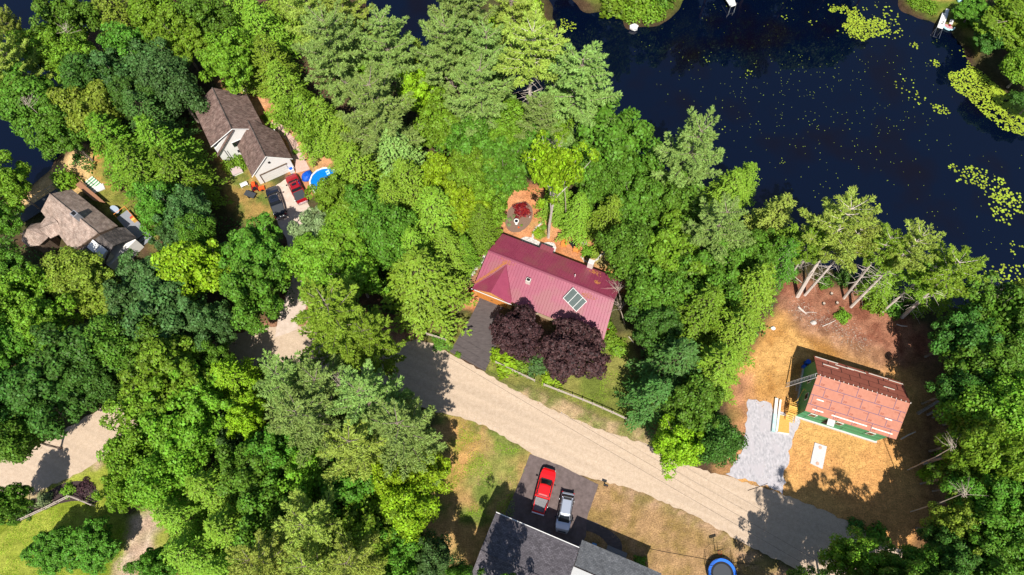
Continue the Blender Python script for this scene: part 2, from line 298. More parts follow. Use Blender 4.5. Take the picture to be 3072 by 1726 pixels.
me.loops.add(q.size); me.loops.foreach_set('vertex_index', q.ravel().astype(np.int32)); me.polygons.add(len(q))
me.polygons.foreach_set('loop_start', np.arange(0, q.size, 4, dtype=np.int32)); me.polygons.foreach_set('loop_total', np.full(len(q), 4, np.int32))
me.polygons.foreach_set('use_smooth', np.ones(len(q), bool)); me.update()
ca = me.color_attributes.new('soil_colour', 'FLOAT_COLOR', 'POINT'); ca.data.foreach_set('color', np.concatenate([col, np.ones((len(col), 1))], 1).ravel().astype(np.float32))
def ground_mat():
    m = bpy.data.materials.new('ground_cover'); m.use_nodes = True; n = m.node_tree.nodes; l = m.node_tree.links; b = n['Principled BSDF']
    b.inputs['Roughness'].default_value = 1; b.inputs['Specular IOR Level'].default_value = .1
    at = n.new('ShaderNodeAttribute'); at.attribute_name = 'soil_colour'; tc = n.new('ShaderNodeTexCoord')
    fs = []
    for sc, lo, hi in ((1.1, .68, 1.32), (5.5, .48, 1.48), (.18, .88, 1.12)):
        ns = n.new('ShaderNodeTexNoise'); ns.inputs['Scale'].default_value = sc; ns.inputs['Detail'].default_value = 5; ns.inputs['Roughness'].default_value = .7
        l.new(tc.outputs['Object'], ns.inputs['Vector']); mr = n.new('ShaderNodeMapRange'); mr.inputs[1].default_value = .3; mr.inputs[2].default_value = .7
        mr.inputs[3].default_value = lo; mr.inputs[4].default_value = hi; l.new(ns.outputs['Fac'], mr.inputs[0]); fs.append(mr); last = ns
    m1 = n.new('ShaderNodeMath'); m1.operation = 'MULTIPLY'; l.new(fs[0].outputs[0], m1.inputs[0]); l.new(fs[1].outputs[0], m1.inputs[1])
    m2 = n.new('ShaderNodeMath'); m2.operation = 'MULTIPLY'; l.new(m1.outputs[0], m2.inputs[0]); l.new(fs[2].outputs[0], m2.inputs[1])
    vm = n.new('ShaderNodeVectorMath'); vm.operation = 'SCALE'; l.new(at.outputs['Color'], vm.inputs[0]); l.new(m2.outputs[0], vm.inputs['Scale'])
    l.new(vm.outputs[0], b.inputs['Base Color']); bp = n.new('ShaderNodeBump'); bp.inputs['Strength'].default_value = .5; bp.inputs['Distance'].default_value = .12
    l.new(fs[1].outputs[0], bp.inputs['Height']); l.new(bp.outputs[0], b.inputs['Normal']); return m
me.materials.append(ground_mat())
go = bpy.data.objects.new('ground', me); C.objects.link(go); struct(go)

def water_mat():
    m = bpy.data.materials.new('lake_water'); m.use_nodes = True; n = m.node_tree.nodes; l = m.node_tree.links; b = n['Principled BSDF']
    tc = n.new('ShaderNodeTexCoord'); ns = n.new('ShaderNodeTexNoise'); ns.inputs['Scale'].default_value = .09; ns.inputs['Detail'].default_value = 3; l.new(tc.outputs['Object'], ns.inputs['Vector'])
    r = n.new('ShaderNodeValToRGB'); r.color_ramp.elements[0].color = (.0008, .0028, .0120, 1); r.color_ramp.elements[1].color = (.0030, .0016, .0040, 1)
    r.color_ramp.elements[0].position = .5; r.color_ramp.elements[1].position = .72; l.new(ns.outputs['Fac'], r.inputs[0]); l.new(r.outputs[0], b.inputs['Base Color'])
    b.inputs['Roughness'].default_value = .03; b.inputs['IOR'].default_value = 1.6
    n2 = n.new('ShaderNodeTexNoise'); n2.inputs['Scale'].default_value = 1.5; l.new(tc.outputs['Object'], n2.inputs['Vector'])
    bp = n.new('ShaderNodeBump'); bp.inputs['Strength'].default_value = .04; bp.inputs['Distance'].default_value = .05; l.new(n2.outputs['Fac'], bp.inputs['Height']); l.new(bp.outputs[0], b.inputs['Normal'])
    return m
WZ = -.45
wm = MB().add([(-900, -500, WZ), (900, -500, WZ), (900, 1100, WZ), (-900, 1100, WZ)], [(0, 1, 2, 3)]).build('lake_water', water_mat()); struct(wm)

def ragged(pts, step=.6, amp=.15, seed=1):
    rr = random.Random(seed); out = []
    for i in range(len(pts)):
        a, b = Vector(pts[i]), Vector(pts[(i+1) % len(pts)]); n = max(1, int((b-a).length/step)); nn = Vector((a.y-b.y, b.x-a.x)).normalized() if (b-a).length > 0 else Vector((0, 0))
        for k in range(n):
            p = a.lerp(b, k/n); out.append(tuple(p+nn*rr.uniform(-amp, amp)))
    return out
def smooth_poly(pts, it=2):
    for _ in range(it):
        o = []
        for i in range(len(pts)):
            a, b = pts[i], pts[(i+1) % len(pts)]; o += [(a[0]*.75+b[0]*.25, a[1]*.75+b[1]*.25), (a[0]*.25+b[0]*.75, a[1]*.25+b[1]*.75)]
        pts = o
    return pts
def sheet(name, pts, z, m, amp=.12, sm=0, seed=1, step=.5):
    import mathutils
    if sm: pts = smooth_poly(pts, sm)
    pts = ragged(pts, step, amp, seed) if amp else pts
    from mathutils.geometry import tessellate_polygon
    tris = tessellate_polygon([[Vector((p[0], p[1], 0)) for p in pts]]); mb = MB(); n = len(pts)
    mb.add([(p[0], p[1], z) for p in pts], [tuple(t) for t in tris])
    mb.add([(p[0], p[1], z) for p in pts]+[(p[0], p[1], z-.12) for p in pts], [(i, (i+1) % n, n+(i+1) % n, n+i) for i in range(n)])
    o = mb.build(name, m); 
    for pl in o.data.polygons[:len(tris)]:
        if pl.normal.z < 0: pl.flip()
    return struct(o)
def road_mat():
    m = mat('sandy_dirt_road', (.455, .345, .25), (.545, .425, .32), 2.2, .97, .35, spec=.1, detail=9)
    n = m.node_tree.nodes; l = m.node_tree.links; b = n['Principled BSDF']; src = b.inputs['Base Color'].links[0].from_socket
    tc = n['Texture Coordinate']; m0 = n.new('ShaderNodeMapping'); m0.inputs['Rotation'].default_value = (0, 0, R(24)); l.new(tc.outputs['Object'], m0.inputs[0]); mp = n.new('ShaderNodeMapping'); mp.inputs['Scale'].default_value = (.05, 1.1, 1); l.new(m0.outputs[0], mp.inputs[0])
    ns = n.new('ShaderNodeTexNoise'); ns.inputs['Scale'].default_value = 1; ns.inputs['Detail'].default_value = 6; l.new(mp.outputs[0], ns.inputs['Vector'])
    n3 = n.new('ShaderNodeTexNoise'); n3.inputs['Scale'].default_value = 9; n3.inputs['Detail'].default_value = 6; l.new(tc.outputs['Object'], n3.inputs['Vector'])
    mr = n.new('ShaderNodeMapRange'); mr.inputs[1].default_value = .35; mr.inputs[2].default_value = .65; mr.inputs[3].default_value = .92; mr.inputs[4].default_value = 1.05; l.new(ns.outputs['Fac'], mr.inputs[0])
    m3 = n.new('ShaderNodeMapRange'); m3.inputs[1].default_value = .3; m3.inputs[2].default_value = .7; m3.inputs[3].default_value = .86; m3.inputs[4].default_value = 1.12; l.new(n3.outputs['Fac'], m3.inputs[0])
    mm = n.new('ShaderNodeMath'); mm.operation = 'MULTIPLY'; l.new(mr.outputs[0], mm.inputs[0]); l.new(m3.outputs[0], mm.inputs[1])
    vm = n.new('ShaderNodeVectorMath'); vm.operation = 'SCALE'; l.new(src, vm.inputs[0]); l.new(mm.outputs[0], vm.inputs['Scale']); l.new(vm.outputs[0], b.inputs['Base Color'])
    return m
ROAD = [(-200,1140),(0,1160),(95,1120),(200,1060),(290,1003),(400,920),(520,865),(640,825),(760,815),(880,838),(1000,868),(1060,850),(1130,888),(1222,938),(1300,985),(1400,1035),(1500,1078),(1600,1108),(1700,1150),(1780,1188),(1850,1205),(1960,1240),(2060,1278),(2250,1370),(2360,1447),(2600,1620),(2400,1750),(2030,1450),(1990,1425),(1880,1372),(1750,1298),(1600,1233),(1500,1205),(1440,1190),(1335,1143),(1290,1110),(1200,1062),(1115,1040),(1000,1010),(880,960),(760,925),(660,915),(540,960),(420,1030),(300,1125),(200,1190),(95,1235),(0,1275),(-200,1330)]
sheet('road', OP(ROAD), .02, road_mat(), .16, 1, 3)
asph = mat('driveway_asphalt', (.075, .062, .062), (.115, .096, .094), 1.6, .9, .2, spec=.2, detail=9, stretch=(.7, 2.2, 1))
asph2 = mat('driveway_asphalt_worn', (.105, .080, .076), (.17, .13, .125), 1.4, .9, .2, spec=.2, detail=9)
q4 = lambda x, y: (1480+x/7.156, 1360+y/7.156)
sheet('driveway', [P(*q4(790, 20)), P(*q4(1450, 270)), P(*q4(1850, 470)), P(*q4(2258, 672)), P(*q4(2010, 1400)), P(1757, 1610), P(1735, 1660), P(1510, 1590), P(1515, 1540), P(*q4(455, 860))], .035, asph2, .03, 0, 5)
r2 = lambda x, y: (1024+x/2.512, 576+y/2.512)
sheet('driveway', [P(*r2(1060, 735)), P(*r2(1290, 830)), P(*r2(1190, 900)), P(*r2(1165, 1150)), P(*r2(1165, 1180)), P(*r2(1085, 1352)), P(*r2(818, 1205)), P(*r2(905, 1060)), P(*r2(985, 925)), P(*r2(1030, 830))], .035, asph, .05, 0, 6)
t9 = lambda x, y: (1024+x/2.512, 1150+y/2.512)
sheet('path', [P(*t9(1770, 1010)), P(*t9(1900, 1040)), P(*t9(2010, 1100)), P(*t9(2090, 1160)), P(*t9(2120, 1220)), P(*t9(2110, 1300)), P(*t9(2025, 1290)), P(*t9(2020, 1230)), P(*t9(1960, 1160)), P(*t9(1890, 1120)), P(*t9(1770, 1100))], .03, asph, .02, 1, 7)
conc = mat('pale_concrete_drive', (.47, .37, .30), (.60, .49, .42), 1.5, .95, .2, detail=8)
sheet('driveway', OP([(690,470),(737,438),(755,470),(790,545),(800,640),(800,700),(745,830),(690,850),(700,800),(735,700),(720,600),(690,545)]), .025, conc, .06, 0, 8)
z1 = lambda x, y: (560+x/5.358, 240+y/5.358)
sheet('patio', [P(*z1(1330, 690)), P(*z1(1480, 640)), P(*z1(1600, 800)), P(*z1(1750, 960)), P(*z1(1980, 1440)), P(*z1(1760, 1500)), P(*z1(1730, 1340)), P(*z1(1620, 1000)), P(*z1(1480, 850))], .03, mat('pink_concrete', (.50, .33, .27), (.60, .42, .36), 2, .95, .2), .06, 0, 9)
z3 = lambda x, y: (2150+x/5.93, 1180+y/5.93)
grav = mat('grey_crushed_stone', (.30, .29, .31), (.53, .50, .52), 3.5, .97, .9, detail=8, c3=(.44, .41, .43), scale2=.9, stretch=(1, .55, 1))
sheet('gravel_pad', [P(*z3(560, 110)), P(*z3(700, 120)), P(*z3(960, 190)), P(*z3(1000, 300)), P(*z3(1150, 320)), P(*z3(1310, 350)), P(*z3(1470, 420)), P(*z3(1450, 640)), P(*z3(1360, 760)), P(*z3(1330, 900)), P(*z3(1260, 1180)), P(*z3(1220, 1447)), P(2349, 1480), P(2300, 1460), P(2180, 1425), P(*z3(350, 1170)), P(*z3(490, 900)), P(*z3(490, 760)), P(*z3(520, 420))], .045, grav, .26, 0, 10, .45)
z5 = lambda x, y: (1380+x/4.954, 570+y/4.954)
el = [z5(875+215*math.cos(a)*math.cos(R(-62))-235*math.sin(a)*math.sin(R(-62)), 410+235*math.cos(a)*0) for a in (0,)]
def ell(cx, cy, ra, rb, ang, n=36): return [P(*z5(cx+ra*math.cos(t)*math.cos(ang)-rb*math.sin(t)*math.sin(ang), cy+ra*math.cos(t)*math.sin(ang)+rb*math.sin(t)*math.cos(ang))) for t in [2*math.pi*k/n for k in range(n)]]
sheet('garden_bed', ell(875, 405, 245, 188, R(-55)), .03, M['bed'], .03, 0, 11)
cob = mat('pale_cobbles', (.30, .27, .25), (.78, .74, .70), 5, .9, .9, detail=2)
sheet('stone_path', [P(*z5(890, 730)), P(*z5(960, 700)), P(*z5(1070, 705)), P(*z5(1140, 745)), P(*z5(1215, 790)), P(*z5(1300, 775)), P(*z5(1400, 790)), P(*z5(1430, 860)), P(*z5(1410, 930)), P(*z5(1300, 1000)), P(*z5(1000, 850))], .03, cob, .06, 0, 12)
sheet('stone_path', [P(*z5(520, 745)), P(*z5(535, 790)), P(*z5(420, 960)), P(*z5(350, 1060)), P(*z5(300, 1150)), P(*z5(250, 1130)), P(*z5(300, 1040)), P(*z5(390, 920))], .03, cob, .05, 0, 13)
b7 = lambda x, y: (x/2.512, 1150+y/2.512)
sheet('mulch_bed', [P(*b7(330, 830)), P(*b7(500, 745)), P(*b7(600, 732)), P(*b7(700, 770)), P(*b7(755, 830)), P(*b7(750, 890)), P(*b7(690, 920)), P(*b7(560, 880)), P(*b7(480, 900)), P(*b7(330, 950)), P(*b7(180, 1040)), P(*b7(60, 1060)), P(*b7(90, 980)), P(*b7(220, 900))], .03, M['soil'], .08, 1, 14)

# ------------------------------------------------------------------ lily pads
def leaf_mesh(name, c, nrm, d, ln, wd, m, quad=True):
    """numpy arrays of leaf centres, normals, directions -> one mesh of small leaf faces"""
    nrm = nrm/np.linalg.norm(nrm, axis=1, keepdims=True); sd_ = np.cross(nrm, d); sd_ /= np.linalg.norm(sd_, axis=1, keepdims=True)+1e-9
    d = np.cross(sd_, nrm); ln = np.broadcast_to(ln, (len(c),))[:, None]; wd = np.broadcast_to(wd, (len(c),))[:, None]
    v = np.stack([c-d*ln*.5, c+sd_*wd*.5, c+d*ln*.5, c-sd_*wd*.5], 1).reshape(-1, 3)
    me = bpy.data.meshes.new(name); n = len(c); me.vertices.add(4*n); me.vertices.foreach_set('co', v.ravel().astype(np.float32))
    me.loops.add(4*n); me.loops.foreach_set('vertex_index', np.arange(4*n, dtype=np.int32)); me.polygons.add(n)
    me.polygons.foreach_set('loop_start', np.arange(0, 4*n, 4, dtype=np.int32)); me.polygons.foreach_set('loop_total', np.full(n, 4, np.int32)); me.update()
    if m: me.materials.append(m)
    return me
def pads():
    t3 = lambda x, y: P(2048+x/2.512, y/2.512, WZ); t6 = lambda x, y: P(2048+x/2.512, 576+y/2.512, WZ); t2 = lambda x, y: P(1024+x/2.512, y/2.512, WZ)
    cl = [([t3(2000,560),t3(2080,500),t3(2250,470),t3(2330,560),t3(2480,680),t3(2620,800),t3(2640,1060),t3(2500,1010),t3(2300,900),t3(2150,760),t3(2080,680)], 22, .26, .45),
          ([t3(2300,620),t3(2420,640),t3(2620,820),t3(2640,960),t3(2500,860),t3(2330,740)], 34, .28, .15),
          ([t3(2080,380),t3(2200,340),t3(2320,420),t3(2340,560),t3(2200,560),t3(2100,440)], 5, .3, .5),
          ([t3(2060,210),t3(2180,220),t3(2220,320),t3(2130,300)], 7, .28, .6),
          ([t3(1090,50),t3(1250,70),t3(1400,110),t3(1540,170),t3(1570,230),t3(1450,290),t3(1300,310),t3(1220,240),t3(1180,140)], 20, .26, .6),
          ([t3(1080,20),t3(1640,60),t3(1640,340),t3(1500,300),t3(1180,300)], 1.6, .3, .8),
          ([t3(1690,320),t3(1785,325),t3(1780,370),t3(1700,370)], 8, .28, .3),
          ([t3(1830,460),t3(1930,450),t3(1980,510),t3(1890,530)], 7, .28, .4),
          ([t3(1850,780),t3(1950,780),t3(2025,840),t3(1960,865),t3(1900,830)], 9, .28, .3),
          ([t3(1570,540),t3(1780,560),t3(1860,700),t3(1800,860),t3(1600,720)], 1.1, .28, .6),
          ([t3(1980,1250),t3(2060,1210),t3(2200,1290),t3(2380,1320),t3(2470,1420),t3(2500,1520),t3(2300,1500),t3(2100,1380)], 6, .32, .6),
          ([t6(2250,60),t6(2572,-20),t6(2700,200),t6(2560,260),t6(2400,240),t6(2300,140)], 5, .32, .6),
          ([t6(2200,600),t6(2400,540),t6(2600,560),t6(2650,720),t6(2400,760),t6(2280,740)], 4.5, .32, .6),
          ([t6(2180,650),t6(2300,620),t6(2330,740),t6(2200,740)], 5, .3, .5), ([t6(1440,80),t6(1530,80),t6(1530,160),t6(1450,170)], 6, .28, .4),
          ([t6(2450,380),t6(2650,340),t6(2650,480),t6(2480,460)], 2.5, .28, .5),
          ([t3(-20,0),t3(1080,-20),t3(1700,0),t3(2060,300),t3(2100,1100),t3(2650,1150),t6(2640,600),t6(2200,560),t6(1500,200),t3(520,1400),t3(-200,700),t3(-420,300)], .18, .10, 1.0),
          ([t3(300,380),t3(1700,420),t3(1900,900),t3(1500,1200),t3(800,1200),t3(0,800)], .30, .10, 1.0),
          ([t3(430,530),t3(530,530),t3(530,590),t3(450,580)], 3, .2, .6), ([t3(280,950),t3(370,930),t3(370,980),t3(290,985)], 2.4, .2, .6), ([t3(690,100),t3(780,110),t3(770,160),t3(700,150)], 4, .25, .6),
          ([t3(930,130),t3(1040,150),t3(1030,200),t3(950,180)], 3, .22, .6), ([t3(150,430),t3(240,440),t3(230,500),t3(160,480)], 3, .22, .6),
          ([t3(860,860),t3(1020,900),t3(1090,1000),t3(1000,1010)], 1.5, .13, .8), ([t3(720,1190),t3(800,1200),t3(800,1240),t3(730,1240)], 4, .13, .6),
          ([t2(1640,160),t2(1740,140),t2(1800,200),t2(1740,250),t2(1650,240)], 7, .26, .5), ([t2(1630,260),t2(1690,260),t2(1680,310),t2(1640,310)], 7, .26, .4),
          ([t2(1830,0),t2(2060,0),t2(2040,30),t2(1850,40)], 8, .3, .5), ([t2(720,20),t2(800,30),t2(790,80),t2(740,80)], 7, .3, .3)]
    mb = MB(); rr = np.random.default_rng(5)
    for poly, dens, size, gap in cl:
        xs = [p[0] for p in poly]; ys = [p[1] for p in poly]; A = (max(xs)-min(xs))*(max(ys)-min(ys)); n = int(A*dens)
        x = rr.uniform(min(xs), max(xs), n); y = rr.uniform(min(ys), max(ys), n)
        d = sdist(x + vnoise(x, y, 2.5, 77)*.8, y + vnoise(x, y, 2.2, 78)*.8, poly); s1 = vnoise(x, y, 2.2, 79)+.6*vnoise(x, y, .8, 80)
        keep = (d < 0) & (s1 > -1+1.1*gap*np.clip(1+d/3, 0, 1)) & (np.minimum.reduce([sdist(x, y, p) for p in LAKE]) < -.3)
        for a, b in zip(x[keep], y[keep]):
            r = size*rr.uniform(.35, .62); n6 = 7; t0 = rr.uniform(0, 6.28); z = WZ+.012+rr.uniform(0, .03)
            tx, ty = rr.normal(0, .05, 2)
            mb.add([(a+r*math.cos(t0+k*.88), b+r*math.sin(t0+k*.88), z+r*(tx*math.cos(t0+k*.88)+ty*math.sin(t0+k*.88))) for k in range(n6)], [tuple(range(n6))])
    o = mb.build('lily_pads', leafmat('lily_pad_leaf', (.30, .39, .03), var=.35, hue=.0, transl=.05)); o['kind'] = 'stuff'; o['label'] = 'yellow-green lily pads and floating leaves scattered over the dark lake'; o['category'] = 'lily pads'
pads()

# ------------------------------------------------------------------ tree meshes
def unit(v): return v/(np.linalg.norm(v, axis=-1, keepdims=True)+1e-9)
def decid(seed, ncl=72, per=165, rc=(.55, 1.25), R0=4.0, ZC=7.2, RZ=4.1, leaf=.33, lobe=.38, holes=0):
    r = np.random.default_rng(seed); d = unit(r.normal(size=(ncl*3, 3))); d = d[d[:, 2] > -.45][:ncl]
    lob = 1+lobe*np.sin(3*np.arctan2(d[:, 1], d[:, 0])+seed)*.5+.5*lobe*np.sin(5*np.arctan2(d[:, 1], d[:, 0])+2*seed)+r.uniform(-lobe, lobe*.5, len(d))
    cc = d*np.array([R0, R0, RZ])*(.80*lob)[:, None]+np.array([0, 0, ZC]); cr = r.uniform(*rc, len(d))
    k = np.repeat(np.arange(len(d)), per); e = unit(r.normal(size=(len(k), 3))+d[k]*.55+np.array([0, 0, .35]))
    rad = cr[k]*r.uniform(.62, 1.08, len(k)); c = cc[k]+e*rad[:, None]*np.array([1, 1, .75])
    nr = e+np.array([0, 0, .45])+r.normal(0, .45, (len(k), 3)); dr = r.normal(size=(len(k), 3))
    ni = 1500; ci = unit(r.normal(size=(ni, 3)))*r.uniform(.1, .75, ni)[:, None]*np.array([R0, R0, RZ])+np.array([0, 0, ZC])
    c = np.concatenate([c, ci]); nr = np.concatenate([nr, r.normal(size=(ni, 3))+np.array([0, 0, 1])]); dr = np.concatenate([dr, r.normal(size=(ni, 3))])
    ln = np.concatenate([leaf*r.uniform(.7, 1.35, len(k)), np.full(ni, leaf*1.7)])
    crown = leaf_mesh('crown', c, nr, dr, ln, ln*.72, LEAF['mid'])
    mb = MB(); top = Vector((0, 0, ZC+RZ*.3)); mb.tube([(0, 0, -.3), (.05, .03, 2), (-.05, .1, 4.5), tuple(top)], [.26, .2, .15, .06], 7)
    for i in range(0, len(d), 3):
        z0 = r.uniform(2.8, ZC+.5); e_ = cc[i]; mid = (e_[0]*.5, e_[1]*.5, z0+(e_[2]-z0)*.42); mb.tube([(0, 0, z0), mid, tuple(e_)], [.09, .055, .02], 5)
    tr = mb.build('trunk', M['barkg']); tm = tr.data; bpy.data.objects.remove(tr); return crown, tm
def pine(seed, Hh=18., z0=6.0, RL=4.9, sp=1.0, bare=0, nb=5.6):
    r = np.random.default_rng(seed); mb = MB(); C_, N_, D_ = [], [], []
    lean = r.normal(0, .15, 2); tp = lambda z: np.array([lean[0]*(z/Hh)**2*2, lean[1]*(z/Hh)**2*2, z])
    mb.tube([tuple(tp(z)) for z in (-.3, 3, 7, 11, 15, Hh-.3)], [.30, .25, .20, .14, .08, .03], 7); z = z0
    while z < Hh-.3:
        t = (z-z0)/(Hh-z0); L0 = RL*min(1, .72+t*.9)*(1-t)**.58+.45; n = max(3, int(round(r.normal(nb, .8)))); a0 = r.uniform(0, 6.28)
        for b in range(n):
            if r.random() < .12: continue
            a = a0+b*6.283/n+r.normal(0, .2); L = L0*r.uniform(.55, 1.2); up = .12+.5*t+r.normal(0, .07); d = np.array([math.cos(a), math.sin(a), 0]); p0 = tp(z)
            f = lambda s: p0+d*L*s+np.array([0, 0, L*(up*s+.16*s*s)]); mb.tube([tuple(f(s)) for s in (0, .5, .95)], [.055, .035, .012], 4, False)
            ns = max(6, int(L*5.6))
            for j in range(ns+2):
                s0 = .24*(1-t)+.03; s = s0+(1.02-s0)*min(j/ns, 1.02); sg = 1 if j % 2 else -1; an = 0 if j >= ns else sg*r.uniform(.45, 1.0); ca, sa = math.cos(an), math.sin(an)
                td = np.array([d[0]*ca-d[1]*sa, d[0]*sa+d[1]*ca, r.uniform(.1, .42)]); td /= np.linalg.norm(td); tl = (.35+.24*L*(1.15-s))*r.uniform(.7, 1.2); q0 = f(min(s, 1))
                nt_ = max(2, int(tl/.24))
                for m_ in range(nt_):
                    qp = q0+td*tl*(m_+.6)/nt_; k = 7
                    dd = td+r.normal(0, .45, (k, 3))+np.array([0, 0, .30]); dd /= np.linalg.norm(dd, axis=1, keepdims=True)
                    C_.append(qp+dd*.2+r.normal(0, .03, (k, 3))); D_.append(dd); N_.append(r.normal(0, .5, (k, 3))+np.array([0, 0, 1.0])+dd*-.2)
        z += sp*r.uniform(.75, 1.2)
    for i in range(bare):
        zz = r.uniform(2.5, z0+1.5); a = r.uniform(0, 6.28); L = r.uniform(.8, 2.6); d = np.array([math.cos(a), math.sin(a), r.uniform(-.1, .15)])
        mb.tube([tuple(tp(zz)), tuple(tp(zz)+d*L*.5), tuple(tp(zz)+d*L+np.array([0, 0, r.uniform(-.2, .1)]))], [.035, .022, .008], 4, False)
    c = np.concatenate(C_); crown = leaf_mesh('crown', c, np.concatenate(N_), np.concatenate(D_), .46, .12, LEAF['grey'])
    tr = mb.build('trunk', M['barkg']); tm = tr.data; bpy.data.objects.remove(tr); return crown, tm
def hemlock(seed, Hh=14., z0=1.5, RL=3.7, sp=.52, nb=6, flat=.4, pw=.72):
    r = np.random.default_rng(seed); mb = MB(); C_, N_, D_ = [], [], []
    mb.tube([(0, 0, -.3), (0, 0, Hh*.5), (0, 0, Hh-.1)], [.24, .13, .02], 7); z = z0
    while z < Hh:
        t = (z-z0)/(Hh-z0); L0 = RL*(1-t)**pw+.22; a0 = r.uniform(0, 6.28)
        for b in range(nb if t < .8 else 4):
            a = a0+b*6.283/nb+r.normal(0, .25); L = L0*r.uniform(.6, 1.18); dn = r.uniform(-.18, .12); d = np.array([math.cos(a), math.sin(a), 0]); p0 = np.array([0, 0, z+r.normal(0, .1)])
            f = lambda s: p0+d*L*s+np.array([0, 0, L*((dn+.28)*s-.30*s*s)])
            if L > 1: mb.tube([tuple(f(s)) for s in (0, .5, .95)], [.04, .025, .01], 4, False)
            ns = max(3, int(L*3.4))
            for j in range(ns+1):
                s = .3+.72*j/ns; sg = 1 if j % 2 else -1; an = 0 if j == ns else sg*r.uniform(.5, 1.05); ca, sa = math.cos(an), math.sin(an)
                td = np.array([d[0]*ca-d[1]*sa, d[0]*sa+d[1]*ca, r.uniform(-.12, .15)]); tl = (.3+.30*L*(1.1-s))*r.uniform(.7, 1.2); q0 = f(min(s, 1)); nt_ = max(2, int(tl/.22)); k = 4
                for m_ in range(nt_):
                    qp = q0+td*tl*(m_+.5)/nt_; dd = td+r.normal(0, .4, (k, 3)); dd /= np.linalg.norm(dd, axis=1, keepdims=True)
                    C_.append(qp+dd*.10+r.normal(0, .05, (k, 3))); D_.append(dd); N_.append(r.normal(0, flat, (k, 3))+np.array([0, 0, 1.0])+d*.35)
        z += sp*r.uniform(.75, 1.2)*(1-.3*t)
    c = np.concatenate(C_); crown = leaf_mesh('crown', c, np.concatenate(N_), np.concatenate(D_), .30, .13, LEAF['hem'])
    tr = mb.build('trunk', M['bark']); tm = tr.data; bpy.data.objects.remove(tr); return crown, tm
KIND = {
 'D': [decid(s) for s in (1, 2, 3, 4, 5)] + [decid(6, 60, 210, (.9, 1.6), lobe=.35), decid(7, 120, 130, (.6, 1.0))],
 'F': [decid(11, 170, 80, (.4, .85), R0=4, ZC=6.2, RZ=3.6, leaf=.30, lobe=.22), decid(12, 170, 80, (.4, .85), R0=4, ZC=6.2, RZ=3.6, leaf=.30, lobe=.22)],
 'L': [decid(21, 46, 150, (.55, 1.0), lobe=.45, leaf=.28), decid(22, 50, 150, (.55, 1.0), lobe=.45, leaf=.28)],
 'T': [decid(23, 46, 95, (.45, .9), R0=3.8, ZC=9.6, RZ=2.2, lobe=.5, leaf=.27)],
 'P': [pine(s) for s in (31, 32, 33, 34)], 'B': [pine(41, z0=10.5, RL=4.1, bare=36), pine(42, z0=11, RL=4.1, bare=40), pine(43, z0=11.5, RL=4.3, bare=44)],
 'H': [hemlock(s) for s in (51, 52, 53, 54)], 'S': [hemlock(61, RL=3.2, sp=.6, pw=.85), hemlock(62, RL=3.0, sp=.6, pw=.85)],
}
KR = {'T': 4.0, 'D': 4.3, 'F': 4.1, 'L': 4.2, 'P': 4.7, 'B': 4.1, 'H': 3.7, 'S': 3.1}; KH = {'T': 12.3, 'D': 11.5, 'F': 10, 'L': 11.5, 'P': 18, 'B': 18, 'H': 14, 'S': 14}
KC = {'T': .75, 'D': .62, 'F': .6, 'L': .62, 'P': .66, 'B': .75, 'H': .48, 'S': .48}
NAME = {'T': 'broadleaf_tree', 'D': 'broadleaf_tree', 'F': 'maple_tree', 'L': 'broadleaf_tree', 'P': 'pine_tree', 'B': 'pine_tree', 'H': 'hemlock_tree', 'S': 'spruce_tree'}
cnt = {}
def tree(x, y, r, kind, colr, label, h=None, base=None, bark=None, group=None, top=None):
    """x, y, r: crown centre and radius in the survey image; h: tree height in metres"""
    if base is not None: X, Y = O(*base); h = h or 16
    else:
        rm0 = r*K/F*92
        if h is None: h = {'D': min(18, 7+rm0*1.9), 'L': min(17, 7+rm0*1.8), 'F': 9.5, 'P': min(24, 13+rm0*1.9), 'B': 18, 'H': min(19, 7+rm0*2.1), 'S': min(20, 8+rm0*2.2)}[kind]
        X, Y = O(x, y, h*KC[kind])
    rm = r*K/F*depth(X, Y, h*KC[kind])*(1.10 if kind in 'DLFT' else 1.08)
    i = cnt.get(kind, 0); cnt[kind] = i+1; cm, tm = KIND[kind][i % len(KIND[kind])]
    o = thing(NAME[kind], label, {'T': 'tree', 'D': 'tree', 'F': 'tree', 'L': 'tree', 'P': 'pine tree', 'B': 'pine tree', 'H': 'hemlock tree', 'S': 'spruce tree'}[kind], (X, Y, 0), rnd.uniform(0, 6.28), group or 'trees of the wood')
    if top:
        tX, tY = O(*top, h*.8); o.rotation_mode = 'QUATERNION'; o.rotation_quaternion = Vector((tX-X, tY-Y, h*.8)).to_track_quat('Z', 'Y')
    sx = rm/KR[kind]; o.scale = (sx, sx*rnd.uniform(.92, 1.08), h/KH[kind])
    for nm, me_, mt in (('crown', cm, LEAF[colr]), ('trunk', tm, bark)):
        c = bpy.data.objects.new(nm, me_); C.objects.link(c); c.parent = o
        if mt: c.material_slots[0].link = 'OBJECT'; c.material_slots[0].material = mt
    return o
